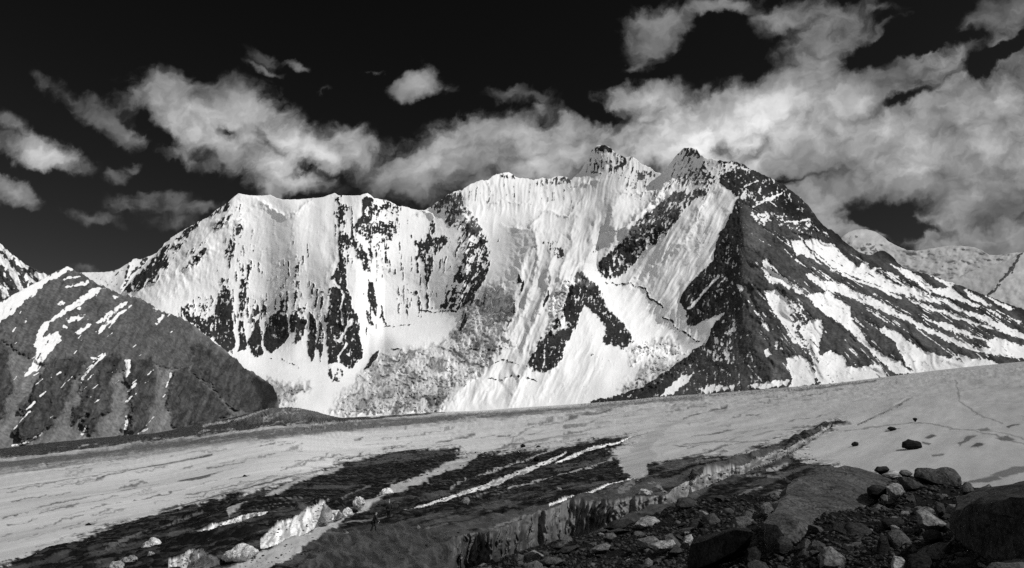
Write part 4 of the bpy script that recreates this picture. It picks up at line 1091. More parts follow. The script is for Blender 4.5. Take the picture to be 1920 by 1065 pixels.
    for ln, w, tv in [([(0, 918), (200, 888), (380, 856)], 1.6, .1), ([(60, 952), (180, 930), (300, 906)], 1.5, .1), ([(180, 898), (260, 880), (400, 852)], 2.2, .07), ([(300, 960), (420, 925), (560, 893)], 3, .06), ([(350, 930), (480, 903), (600, 880)], 1.6, .1), ([(640, 872), (760, 846)], 2, .1),
                      ([(820, 830), (890, 815)], 2, .08), ([(1060, 788), (1130, 772), (1170, 765)], 2.4, .08), ([(1090, 776), (1200, 757)], 1.6, .1), ([(1280, 784), (1325, 771), (1363, 762)], 2.4, .07), ([(930, 840), (1000, 826), (1100, 815)], 1.6, .1), ([(1290, 856), (1330, 842), (1366, 833)], 2.2, .06),
                      ([(1280, 832), (1340, 828), (1400, 828), (1440, 826)], 1.4, .12), ([(1585, 808), (1630, 799), (1700, 788), (1740, 790), (1780, 797), (1830, 808), (1900, 826), (1960, 838)], 1.6, .12), ([(1793, 712), (1800, 753), (1820, 768), (1848, 781), (1880, 790)], 2, .16), ([(1780, 800), (1840, 805), (1920, 822)], 1.4, .14),
                      ([(1000, 800), (975, 812), (955, 835)], 2.5, .22), ([(1410, 820), (1480, 806), (1540, 795)], 1.2, .15), ([(1480, 735), (1560, 724), (1640, 716)], 2.5, .1), ([(1500, 745), (1580, 730)], 2, .13)]:
        T.line(ln, w, tv, 1.0, .5)
    for k in range(420):      # short dirt streaks
        x = rng.uniform(0, 1500); p_e = float(interp(EDGE, x))
        y = p_e + 12 + rng.rand() ** 1.2 * 190
        L = rng.uniform(15, 70); sl = -(0.10 + (y - p_e) / 900)
        T.line([(x, y), (x + L, y + L * sl)], rng.uniform(.5, 2.0), rng.uniform(.06, .26), .9, .8)
    for p, tv in [([(1730, 818), (1745, 811), (1756, 813), (1742, 821)], .05), ([(1795, 829), (1815, 815), (1832, 814), (1822, 822), (1800, 834)], .09), ([(1818, 838), (1832, 831), (1851, 831), (1836, 838)], .04), ([(1745, 852), (1770, 849), (1770, 853), (1748, 855)], .1), ([(1885, 800), (1896, 793), (1912, 795), (1890, 803)], .05),
                  ([(1830, 803), (1850, 800), (1862, 806), (1840, 809)], .12), ([(1868, 821), (1890, 818), (1906, 824), (1880, 827)], .08), ([(1798, 905), (1840, 896), (1870, 893), (1880, 900), (1830, 906)], .09), ([(1855, 892), (1900, 876), (1940, 872), (1930, 884), (1880, 896)], .11), ([(1728, 825), (1745, 827), (1742, 831), (1728, 829)], .07),
                  ([(1690, 800), (1685, 800), (1660, 804), (1672, 806)], .05), ([(300, 955), (335, 946), (340, 950), (310, 960)], .05), ([(160, 985), (182, 981), (178, 986)], .06), ([(330, 903), (350, 895), (420, 884), (360, 903)], .1), ([(1260, 835), (1300, 834), (1285, 838)], .05)]:
        T.poly(p, tv, 1.2, .5)
    # the black debris field
    deb = [(-300, 1160), (0, 1063), (100, 1027), (180, 1000), (300, 963), (417, 930), (500, 917), (567, 897), (640, 873), (740, 848), (800, 845), (860, 842), (850, 855), (905, 850), (960, 845), (1007, 845), (1057, 836), (1113, 826), (1173, 818), (1188, 820), (1160, 832), (1142, 848), (1162, 857),
           (1167, 877), (1195, 900), (1210, 880), (1222, 866), (1280, 860), (1347, 852), (1413, 846), (1440, 836), (1467, 826), (1513, 808), (1567, 791), (1582, 789), (1545, 806), (1500, 836), (1475, 850), (1490, 862), (1563, 872), (1600, 880), (1700, 900), (2230, 960), (2230, 1300), (-300, 1300)]
    gravel(deb, .006, 1, 5, 1.6, .0)
    dd = sdf(deb, X + wx * 1.6, Y + wy * 1.6)
    wedge = sstep(-16, 2, dd) * (1 - sstep(2, 12, dd)) * sstep(.45, .6, uni(bands + fine * 1.1 + .4 * fbm(X / 14, Y / 5, 3, 445)))
    T.v = T.v * (1 - wedge) + .012 * wedge
    G.v = np.maximum(G.v, wedge)
    st = uni(bands + .8 * fine + .5 * fbm(X / 60, Y / 18, 3, 441))
    inside = sstep(0, 6, sdf(deb, X, Y))
    sheen = inside * sstep(.62, .95, st)
    T.v = T.v * (1 - sheen) + sheen * .042
    G.v = G.v * (1 - .8 * sheen)
    thin = inside * sstep(.10, .03, np.abs(pn(ac / 2.6 + .25 * fbm(al / 20, ac / 6, 2, 447), al / 120, 448))) * sstep(.0, .5, fbm(al / 40, ac / 12, 3, 449)) * sstep(110, 60, D) * sstep(420, 600, X)
    T.v = T.v * (1 - thin) + thin * .17; G.v = G.v * (1 - thin)
    # white ice channels left between the debris
    for p, tv in [([(400, 1075), (415, 1065), (480, 1037), (560, 1008), (633, 980), (650, 966), (683, 943), (740, 913), (790, 890), (840, 867), (880, 853), (905, 846), (893, 858), (873, 871), (827, 888), (790, 908), (707, 941), (660, 963), (634, 990), (547, 1037), (505, 1070), (480, 1090)], .36),
                  ([(425, 963), (470, 940), (510, 921), (547, 905), (640, 872), (645, 877), (550, 911), (500, 932), (460, 950), (430, 968)], .3),
                  ([(1150, 858), (1178, 848), (1195, 830), (1240, 798), (1262, 790), (1290, 785), (1255, 802), (1222, 838), (1232, 853), (1218, 868), (1213, 890), (1200, 898), (1184, 893), (1170, 876), (1165, 862)], .3)]:
        b = T._box(p, 30)
        w = sstep(-1.6, 1.6, sdf(p, X[b] + wx[b] * .7, Y[b] + wy[b] * .7))
        T.v[b] = T.v[b] * (1 - w) + tv * w * (1 + .25 * fine[b]); G.v[b] *= 1 - w
    for ln, w_, tv in [([(893, 893), (940, 878), (1000, 857), (1053, 837)], 3, .3), ([(953, 918), (1040, 896), (1100, 877), (1147, 860)], 3.5, .32), ([(846, 916), (873, 898)], 4, .2), ([(1280, 870), (1360, 858), (1400, 850)], 2, .12), ([(1360, 898), (1420, 893), (1472, 897)], 3, .12), ([(1440, 882), (1475, 868)], 6, .25),
                       ([(640, 935), (690, 915), (740, 900)], 3, .1), ([(200, 1030), (300, 990), (380, 960)], 4, .09), ([(1215, 905), (1240, 912), (1250, 925)], 5, .16), ([(1165, 925), (1185, 905)], 14, .13), ([(930, 985), (985, 968)], 6, .16), ([(920, 990), (950, 995)], 8, .1)]:
        b = T._box(ln, 30)
        w = sstep(-1, 1, w_ / 2 - pdist(ln, X[b] + wx[b] * .3, Y[b] + wy[b] * .4)) * sstep(.15, .4, uni(fbm(X / 9, Y / 5, 3, 443)))[b]
        T.v[b] = T.v[b] * (1 - w) + tv * w; G.v[b] *= 1 - w
    # smooth meltwater-polished ice at the bottom left
    mel = sstep(-8, 8, sdf([(600, 1010), (690, 990), (760, 985), (850, 1010), (850, 1100), (540, 1100)], X + wx, Y + wy))
    fold = ridged((X - .5 * Y + wx * .6) / 80, (Y + .3 * X + wy * .6) / 44, 2, 451)
    lin = ridged((X - .7 * Y + wx) / 20, (Y + .35 * X) / 60, 3, 453)
    T.v = T.v * (1 - mel) + mel * (.004 + .010 * sstep(-.1, .8, fold) + .034 * sstep(.3, .85, lin)); G.v *= 1 - .85 * mel
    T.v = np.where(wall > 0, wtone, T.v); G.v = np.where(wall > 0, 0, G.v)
    # relief in metres
    flat = 1 - wall
    dz = (fbm(al / 22, ac / 9, 4, 461) * .30 + .45 * fbm(al / 80, ac / 40, 2, 463)) * np.clip(D / 120, .6, 5)
    dz = dz + inside * (fbm(Wx / 2.6, Wy / 2.6, 4, 465, .6) * .22 + fbm(al / 14, ac / 5, 3, 467) * .35)
    dz = dz * (1 - mel) + mel * fold * .35
    hump = np.exp(-((X - 540) / 75) ** 2) * np.exp(-((Y - 775) / 12) ** 2)
    dz = dz + 10 * hump
    lat = sstep(-2, 6, sdf([(-300, 882), (0, 838), (450, 777), (545, 764), (640, 782), (520, 801), (200, 840), (-300, 905)], X, Y))
    dz = dz + lat * (fbm(X / 30, Y / 6, 3, 469) + .4) * .9
    edge_fade = sstep(0, 3, Y - pe)
    V[..., 2] += dz * flat * edge_fade
    # raised rims of debris above the crevasses
    rims = [([(1300, 893), (1397, 864), (1453, 842), (1527, 808), (1570, 791)], 1.1, 5), ([(560, 955), (607, 940), (640, 950)], .6, 5)]
    for ln, h, w in rims:
        V[..., 2] += h * np.exp(-(pdist(ln, X, Y) / w) ** 2) * (.7 + .5 * fbm(X / 26, Y / 14, 3, 471)) * flat
    o = sheet('glacier', V[::-1], M_GLAC, {'tone': np.clip(T.v, .012, .9)[::-1], 'gravel': np.clip(G.v, 0, 1)[::-1]})
    tag(o, 'broad tilted glacier of white ice streaked with black debris and crevasses', 'glacier', kind='structure')


glacier()


# ------------------------------------------------------------------ near moraine
MO_TOP = [(780, 1180), (850, 1085), (880, 1066), (930, 1050), (990, 1030), (1060, 1010), (1130, 996), (1165, 985), (1200, 972), (1250, 950), (1300, 938), (1380, 930), (1440, 926), (1470, 912), (1500, 902), (1560, 890), (1600, 884), (1640, 884), (1700, 888), (1740, 900), (1800, 912), (1860, 918), (1920, 920), (2040, 920), (2230, 915)]
MO_D = [(780, 1180, 17), (880, 1066, 25), (930, 1050, 27), (1060, 1010, 30), (1130, 996, 31), (1200, 972, 32), (1300, 936, 31), (1440, 926, 24), (1500, 900, 20), (1560, 884, 18), (1640, 880, 16.5), (1700, 886, 15.5), (1800, 910, 13.5), (1880, 918, 12), (2040, 918, 10), (2230, 913, 9),
        (960, 1065, 18), (1100, 1065, 14.5), (1250, 1065, 11.3), (1400, 1065, 9), (1600, 1065, 7.2), (1750, 1065, 6.2), (1920, 1065, 5.2), (2150, 1065, 4.4), (900, 1200, 10), (1250, 1200, 6.6), (1600, 1200, 4.6), (1920, 1200, 3.6), (2200, 1200, 3.2), (1550, 962, 10.7), (1600, 938, 12.1), (1650, 912, 13.6), (1515, 1000, 9.3), (1700, 960, 10), (1350, 990, 16), (1250, 1000, 19.5), (1850, 980, 8)]


def moD(px, py):
    P = np.array(MO_D, float)
    px = np.atleast_1d(np.asarray(px, float)); py = np.atleast_1d(np.asarray(py, float))
    q = [(a, b, math.log(c)) for a, b, c in MO_D]
    return np.exp(tps(q, px, py, .02))


def rock_mat(name, tone, fine=.05, streak=False):
    m = bpy.data.materials.new(name)
    m.use_nodes = True
    g = NT(m.node_tree)
    oc = g.n('ShaderNodeTexCoord').outputs['Object']
    oi = g.n('ShaderNodeObjectInfo').outputs['Random']
    ofs = g.n('ShaderNodeCombineXYZ', ins={0: g.m('MULTIPLY', oi, 37.0), 1: g.m('MULTIPLY', oi, 11.0), 2: 0.0}).outputs[0]
    v = g.vm('ADD', oc, ofs)
    if streak:
        v = g.vm('MULTIPLY', v, (1, 1, 3.2))
    n1 = g.noise(v, .35 / fine, 9, .68)
    n2 = g.noise(v, .08 / fine, 5, .6)
    n3 = g.noise(v, 1.6 / fine, 4, .6)
    k = g.m('ADD', .3, g.m('MULTIPLY', g.m('ADD', g.m('MULTIPLY', g.ramp(n1, .3, .7), .7), g.m('MULTIPLY', g.ramp(n2, .3, .7), .5)), 1.1))
    k = g.m('MULTIPLY', k, g.m('ADD', .5, g.ramp(n3, .3, .7)))
    crk = g.m('ABSOLUTE', g.m('SUBTRACT', g.noise(v, .16 / fine, 4, .5, dist=.8), .5))
    k = g.m('MULTIPLY', k, g.ramp(crk, 0, .018, .35, 1))
    k = g.m('MULTIPLY', k, g.m('ADD', .55, g.m('MULTIPLY', oi, .95)))
    bp = g.n('ShaderNodeBump')
    bp.inputs['Strength'].default_value = .9
    bp.inputs['Distance'].default_value = fine * .8
    g.put(bp, 'Height', g.m('ADD', n1, g.m('MULTIPLY', n3, .25)))
    principled(g, g.m('MULTIPLY', k, tone), .95, bp.outputs[0], .04)
    return m


M_ROCK = rock_mat('boulder_stone', .034)
M_PALE = rock_mat('pale_granite', .15)
M_PALE2 = rock_mat('grey_granite', .07)
M_DARK = rock_mat('dark_slate', .02, .05, True)
M_SLAB = rock_mat('grey_slab_stone', .042, .06)
M_RUBBLE = rock_mat('rubble_stone', .05, .03)
M_SOIL = rock_mat('moraine_grit', .014, .04)
M_ICEB = rock_mat('ice_block_ice', .42, .12)


def moraine():
    cols = np.arange(780, 2230, 2.2)
    nr = 190
    tp = interp(MO_TOP, cols) - fbm(cols / 16, cols * 0, 3, 501) * 1.5
    t = np.linspace(0, 1, nr)[:, None]
    X = np.repeat(cols[None], nr, 0)
    bt = 1230.0
    Y = bt + (tp - bt) * t
    D = moD(X.ravel(), Y.ravel()).reshape(X.shape)
    Xn, Yn = ray(X, Y)
    V = np.stack([Xn * D, D, Yn * D], -1)
    top = V[-1]; back = []
    for k, (dd, dz) in enumerate([(.5, .1), (1.8, .9), (4, 3), (9, 9)]):
        b = top.copy()
        hd = b[:, :2] / np.linalg.norm(b[:, :2], axis=1)[:, None]
        b[:, :2] += hd * dd; b[:, 2] -= dz
        back.append(b)
    V = np.concatenate([V, np.array(back)], 0)
    x, y = V[..., 0], V[..., 1]
    V[..., 2] += fbm(x / 1.1, y / 1.1, 5, 511, .6) * .07 + fbm(x / 4, y / 4, 2, 513) * .12 - .04
    o = sheet('moraine', V, M_SOIL)
    tag(o, 'dark rubble moraine ridge in the right foreground', 'moraine', kind='structure')
    return V


MOV = moraine()


def mo_z(x, y):
    """height of the moraine under a point, from its own mesh"""
    d = (MOV[..., 0] - x) ** 2 + (MOV[..., 1] - y) ** 2
    return float(MOV[..., 2].ravel()[d.argmin()])


def rock_mesh(name, seed, fine=True, flat=.7, mat=None):
    """a broken stone: hull of a handful of corners, edges a little worn"""
    from mathutils import noise as mn
    r = random.Random(seed)
    bm = bmesh.new()
    for i in range(13 if fine else 9):
        n = Vector((r.gauss(0, 1), r.gauss(0, 1), r.gauss(0, 1))).normalized() * r.uniform(.8, 1.1)
        bm.verts.new(n)
    bmesh.ops.convex_hull(bm, input=list(bm.verts))
    bmesh.ops.delete(bm, geom=[v for v in bm.verts if not v.link_faces], context='VERTS')
    bmesh.ops.triangulate(bm, faces=bm.faces)
    if fine:
        for k in range(4):
            L = [e for e in bm.edges if e.calc_length() > .26]
            if L:
                bmesh.ops.subdivide_edges(bm, edges=L, cuts=1)
                bmesh.ops.triangulate(bm, faces=[f for f in bm.faces if len(f.verts) > 3])
        bmesh.ops.smooth_vert(bm, verts=bm.verts, factor=.28, use_axis_x=True, use_axis_y=True, use_axis_z=True)
        bm.normal_update()
        o3 = Vector((seed * 3.1, seed * 1.3, seed * .7))
        for v in bm.verts:
            v.co += v.normal * (mn.fractal(v.co * 2.4 + o3, .9, 2.1, 4) * .07)
    for v in bm.verts:
        v.co.z *= flat
    me = bpy.data.meshes.new(name)
    bm.to_mesh(me); bm.free()
    if fine:
        me.polygons.foreach_set('use_smooth', np.ones(len(me.polygons), bool))
        me.set_sharp_from_angle(angle=math.radians(22))
    me.materials.append(mat)
    return me


def hull_rock(name, pts, mat, sub=4, rough=.03, seed=0, soft=.25):
    """a boulder from its corner points in space, edges worn, faces rough"""
    from mathutils import noise as mn
    P = [Vector(p) for p in pts]
    c = sum(P, Vector()) / len(P)
    base = Vector((c.x, c.y, min(p.z for p in P)))
    bm = bmesh.new()
    for p in P:
        bm.verts.new(p - base)
    bmesh.ops.convex_hull(bm, input=list(bm.verts))
    bmesh.ops.delete(bm, geom=[v for v in bm.verts if not v.link_faces], context='VERTS')
    size = max((p - c).length for p in P)
    bmesh.ops.triangulate(bm, faces=bm.faces)
    for k in range(7):
        L = [e for e in bm.edges if e.calc_length() > size * .09]
        if not L or len(bm.verts) > 9000:
            break
        bmesh.ops.subdivide_edges(bm, edges=L, cuts=1)
        bmesh.ops.triangulate(bm, faces=[f for f in bm.faces if len(f.verts) > 3])
    for k in range(2):
        bmesh.ops.smooth_vert(bm, verts=bm.verts, factor=soft, use_axis_x=True, use_axis_y=True, use_axis_z=True)
    bm.normal_update()
    o3 = Vector((seed * 7.1, seed * 3.3, seed * 1.7))
    for v in bm.verts:
        q = v.co / size
        h = mn.fractal(q * 2.1 + o3, .85, 2.1, 6) * rough * 1.3 + abs(mn.noise(q * 1.3 + o3)) * rough * 1.2
        h += (abs(mn.noise(Vector((q.x * 1.5, q.y * 1.5, q.z * 7)) + o3)) - .3) * rough * .5
        v.co += v.normal * h * size
    me = bpy.data.meshes.new(name)
    bm.to_mesh(me); bm.free()
    me.polygons.foreach_set('use_smooth', np.ones(len(me.polygons), bool))
    me.set_sharp_from_angle(angle=math.radians(32))
    me.materials.append(mat)
    o = bpy.data.objects.new(name, me)
    COL.objects.link(o)
    o.location = base
    return o


def block(name, outline, D, thick, mat, label, cat='boulder', group=None, top=None, tilt=0.0, rough=.03, seed=0, up=.35, soft=.2):
    """boulder from its outline: front face at depth D (leaning back by 'up' per metre of height), body 'thick' deep behind it"""
    ys = [p[1] for p in outline]
    y0 = max(ys)
    pts = []
    for (px, py) in outline:
        h = (y0 - py) / F * D
        d0 = D + h * up
        pts.append(at(px, py, d0))
        q = at(px, py, d0)
        cx = sum(p[0] for p in outline) / len(outline); cy = y0
        bx = cx + (px - cx) * .86
        by = cy + (py - cy) * .8
        b = at(bx, by, d0 + thick)
        b.z = min(b.z, q.z - thick * .04)
        pts.append(b)
    # rounded belly towards the viewer
    cx = sum(p[0] for p in outline) / len(outline); cy = sum(ys) / len(ys)
    for (px, py) in outline:
        qx, qy = cx + (px - cx) * .62, cy + (py - cy) * .55 + (y0 - cy) * .12
        h = (y0 - qy) / F * D
        pts.append(at(qx, qy, D + h * up - thick * .22))
    pts.append(at(cx, y0 + 6, D + thick * .3))
    o = hull_rock(name, pts, mat, rough=rough, seed=seed, soft=soft)
    tag(o, label, cat, group)
    return o


def big_boulders():
    # the giant at the right edge
    pts = []
    for px, py, D in [(1775, 976, 6.6), (1785, 952, 6.6), (1811, 947, 6.3), (1863, 938, 5.75), (1897, 933, 5.4), (1930, 935, 5.1), (2000, 950, 4.6),
                      (1798, 936, 7.0), (1837, 926, 7.4), (1863, 920, 7.6), (1920, 901, 8.0), (1990, 880, 8.4), (2080, 890, 8.0), (2130, 930, 7),
                      (1774, 992, 6.6), (1788, 1012, 6.45), (1835, 1052, 6.0), (1880, 1075, 5.5), (1930, 1075, 5.2), (2010, 1060, 4.8), (2120, 1000, 5.6)]:
        pts.append(at(px, py, D))
    tag(hull_rock('boulder', pts, M_ROCK, rough=.034, seed=11, soft=.08), 'giant dark boulder cut by the right edge of the photo', 'boulder')
    pts = []
    for px, py, D in [(1294, 1021, 9.6), (1305, 1012, 9.7), (1333, 1007, 9.3), (1380, 994, 8.7), (1413, 999, 8.6), (1302, 1009, 10.2), (1383, 989, 9.5), (1402, 991, 9.3), (1289, 1062, 9.7), (1307, 1064, 9.5), (1345, 1052, 9.1),
                      (1378, 1036, 8.75), (1411, 1010, 8.7), (1330, 1006, 10.4), (1400, 1040, 9.9), (1300, 1070, 10)]:
        pts.append(at(px, py, D))
    tag(hull_rock('boulder', pts, M_ROCK, rough=.022, seed=12, soft=.12), 'long wedge boulder with dark front face and pale upper edge at bottom centre right', 'boulder')
    # the big leaning slab
    pts = []
    for px, py, D in [(1472, 909, 12.0), (1506, 893, 13.2), (1545, 884, 14), (1587, 877, 14.6), (1618, 877, 14.8), (1650, 890, 14.6), (1690, 905, 13.6), (1503, 1019, 9.6), (1485, 1022, 9.5), (1466, 1008, 9.8), (1458, 996, 10), (1466, 939, 11.2), (1545, 980, 11.6), (1620, 950, 13.6)]:
        pts.append(at(px, py, D)); q = at(px, py, D); pts.append(Vector((q.x + .25, q.y + .9, q.z - .75)))
    tag(hull_rock('boulder', pts, M_SLAB, rough=.034, seed=13, soft=.12), 'broad grey slab leaning out of the rubble, largest flat face in the foreground', 'boulder')
    spec = [
        ([(1714, 893), (1719, 882), (1732, 878), (1756, 879), (1777, 876), (1788, 882), (1800, 895), (1802, 909), (1790, 916), (1758, 912), (1732, 898)], 13.6, .7, M_ROCK, 'dark two-humped boulder on the crest in front of the pale ice', .3),
        ([(1660, 912), (1672, 905), (1684, 906), (1692, 914), (1697, 923), (1690, 931), (1681, 934), (1668, 924)], 11.2, .35, M_PALE, 'pale rounded boulder below the dark crest boulder', .5),
        ([(1718, 958), (1732, 954), (1757, 968), (1775, 983), (1763, 990), (1738, 992), (1722, 984)], 7.9, .4, M_PALE, 'pale pointed boulder beside the giant dark boulder', .6),
        ([(1537, 1066), (1537, 1040), (1546, 1027), (1556, 1026), (1577, 1038), (1588, 1048), (1580, 1062), (1566, 1070)], 7.3, .35, M_PALE, 'pale boulder with dark left side at the bottom edge', .5),
        ([(1498, 1040), (1504, 1028), (1520, 1026), (1531, 1034), (1534, 1042), (1522, 1053), (1506, 1050)], 8.1, .3, M_RUBBLE, 'roundish grey stone between the slab and the bottom edge', .4),
        ([(1580, 1026), (1600, 1018), (1614, 1014), (1632, 1026), (1636, 1036), (1628, 1042), (1600, 1044), (1584, 1036)], 8.2, .4, M_RUBBLE, 'grey flat topped boulder with a notch at its right end', .5),
        ([(1666, 1000), (1684, 995), (1704, 1008), (1720, 1034), (1706, 1048), (1684, 1050), (1672, 1030)], 7.5, .4, M_RUBBLE, 'tall rough grey boulder left of the giant boulder', .35),
        ([(1720, 1036), (1740, 1023), (1784, 1014), (1782, 1040), (1764, 1054), (1736, 1050)], 6.4, .4, M_RUBBLE, 'sloping grey boulder right below the pale pointed one', .5),
        ([(1642, 1042), (1650, 1002), (1662, 1004), (1668, 1030), (1668, 1056), (1650, 1058)], 7.4, .25, M_DARK, 'narrow upright dark stone between two grey boulders', .2),
        ([(1576, 1008), (1590, 980), (1616, 982), (1640, 998), (1647, 1014), (1636, 1020), (1604, 1024)], 8.8, .5, M_DARK, 'black boulder with a pale curved upper edge', .4),
        ([(1652, 976), (1662, 970), (1690, 970), (1696, 980), (1688, 990), (1660, 992)], 8.9, .4, M_DARK, 'dark smooth boulder under a small pale stone', .3),
        ([(1670, 1056), (1676, 1040), (1690, 1046), (1702, 1060), (1696, 1072), (1674, 1072)], 6.6, .25, M_PALE, 'pale ribbed stone at the bottom edge right of the tall grey boulder', .5),
        ([(1700, 1066), (1706, 1044), (1722, 1036), (1744, 1044), (1750, 1066), (1740, 1080), (1706, 1080)], 5.8, .35, M_DARK, 'black rounded boulder at the bottom edge', .3),
        ([(1846, 1072), (1862, 1058), (1890, 1052), (1925, 1048), (1930, 1076), (1880, 1082)], 4.7, .4, M_RUBBLE, 'grey stone at the bottom right corner', .5),
        ([(1555, 940), (1560, 935), (1580, 933), (1582, 944), (1572, 946), (1556, 945)], 11.6, .25, M_PALE, 'small pale flat stone lying on the slab', .6),
        ([(1650, 932), (1657, 926), (1665, 929), (1664, 940), (1657, 942)], 10.6, .2, M_PALE, 'small pale rounded stone under the overhanging rock', .4),
        ([(1752, 950), (1758, 942), (1768, 945), (1770, 960), (1760, 965)], 8.6, .22, M_RUBBLE, 'grey squarish stone left of the giant boulder', .3),
        ([(1826, 924), (1834, 916), (1855, 908), (1860, 914), (1857, 923), (1838, 926)], 9.4, .3, M_RUBBLE, 'grey wedge stone lying beyond the giant boulder', .4),
        ([(1800, 916), (1812, 902), (1820, 906), (1828, 922), (1818, 926), (1804, 926)], 10.4, .3, M_RUBBLE, 'two-tone leaning stone right of the crest boulder', .4),
        ([(1639, 882), (1644, 876), (1662, 875), (1668, 880), (1660, 885), (1644, 885)], 15.6, .4, M_DARK, 'flat black stone on the skyline of the moraine', .3),
        ([(1685, 886), (1690, 881), (1702, 882), (1710, 888), (1706, 893), (1690, 891)], 14.8, .35, M_RUBBLE, 'flat grey stone on the moraine crest left of the dark boulder', .4),
        ([(1627, 915), (1640, 908), (1662, 914), (1662, 926), (1646, 932), (1630, 928)], 11.6, .5, M_DARK, 'dark overhanging rock left of the pale rounded boulder', .3),
        ([(1266, 948), (1271, 935), (1286, 934), (1305, 939), (1308, 950), (1294, 955), (1272, 953)], 27, 1.0, M_RUBBLE, 'flat topped grey boulder at the moraine edge below the ice wall', .5),
        ([(1190, 984), (1200, 971), (1213, 966), (1229, 970), (1238, 977), (1230, 988), (1204, 992)], 25, .9, M_PALE, 'pale domed boulder at the foot of the dark ice wall', .5),
        ([(1110, 1030), (1120, 1022), (1136, 1018), (1147, 1023), (1140, 1032), (1116, 1035)], 18.5, .5, M_PALE, 'pale flat stone in the middle of the rubble', .6),
        ([(1036, 1028), (1046, 1018), (1062, 1011), (1064, 1020), (1050, 1029)], 22.5, .5, M_RUBBLE, 'tilted grey slab at the lower end of the ice wall', .5),
        ([(1044, 1036), (1058, 1027), (1082, 1021), (1087, 1024), (1070, 1034), (1050, 1040)], 20.5, .5, M_RUBBLE, 'long flat slab beside the tilted slab', .5),
        ([(1288, 990), (1296, 974), (1310, 973), (1320, 984), (1312, 994), (1296, 996)], 17.5, .6, M_DARK, 'dark conical stone in the middle of the moraine', .4),
        ([(1426, 950), (1432, 942), (1442, 941), (1453, 951), (1454, 963), (1444, 971), (1432, 966)], 15.8, .4, M_PALE, 'pale angular stone left of the big slab, upper one of two', .4),
        ([(1434, 998), (1444, 976), (1456, 971), (1460, 986), (1450, 1000), (1440, 1004)], 11.9, .3, M_PALE, 'pale angular stone left of the big slab, lower one of two', .4),
        ([(1392, 964), (1400, 958), (1424, 966), (1426, 976), (1404, 976), (1394, 972)], 16, .5, M_RUBBLE, 'grey flat stone left of the upper pale angular stone', .5),
        ([(1376, 996), (1380, 978), (1392, 976), (1398, 990), (1392, 1000)], 12, .3, M_RUBBLE, 'grey pointed stone above the long wedge boulder', .4),
        ([(1394, 1050), (1402, 1030), (1416, 1024), (1426, 1036), (1420, 1054), (1404, 1060)], 8.8, .35, M_ROCK, 'dark grey stone right of the long wedge boulder', .4),
        ([(1206, 1062), (1208, 1050), (1216, 1045), (1224, 1052), (1222, 1064), (1212, 1068)], 12.8, .3, M_PALE, 'small pale upright stone at the bottom edge', .4),
        ([(1012, 1052), (1024, 1044), (1050, 1046), (1058, 1052), (1046, 1060), (1020, 1060)], 17, .5, M_RUBBLE, 'grey flat stone left of the pale flat stone', .5),
        ([(1220, 1022), (1236, 1014), (1262, 1012), (1268, 1020), (1256, 1030), (1230, 1032)], 14, .4, M_PALE, 'pale flat stone left of the long wedge boulder', .5),
        ([(1280, 1018), (1284, 1006), (1296, 1002), (1300, 1010), (1292, 1022)], 13.8, .3, M_PALE, 'pale cracked stone touching the wedge boulder', .4),
        ([(1130, 1010), (1136, 1000), (1150, 999), (1156, 1006), (1148, 1014)], 22, .5, M_PALE, 'pale blocky stone on the rubble under the ice wall', .4),
        ([(1456, 1012), (1466, 1006), (1490, 1014), (1494, 1030), (1470, 1046), (1456, 1040)], 9.4, .6, M_DARK, 'black rock under the lower tip of the slab', .3),
        ([(1130, 990), (1150, 976), (1180, 972), (1192, 978), (1180, 988), (1150, 996)], 29, 1.0, M_DARK, 'long black rock lying at the foot of the ice wall', .5),
        ([(1726, 1000), (1740, 994), (1766, 998), (1768, 1010), (1740, 1016)], 7.2, .3, M_DARK, 'dark flat stone below the pale pointed boulder', .5),
        ([(1784, 1056), (1800, 1044), (1824, 1050), (1834, 1066), (1800, 1076)], 5.3, .3, M_DARK, 'dark stone wedged under the giant boulder', .4),
    ]
    for i, (ol, D, th, mt, lab, up) in enumerate(spec):
        block('boulder', ol, D, th, mt, lab, up=up, seed=20 + i, rough=.04)


big_boulders()


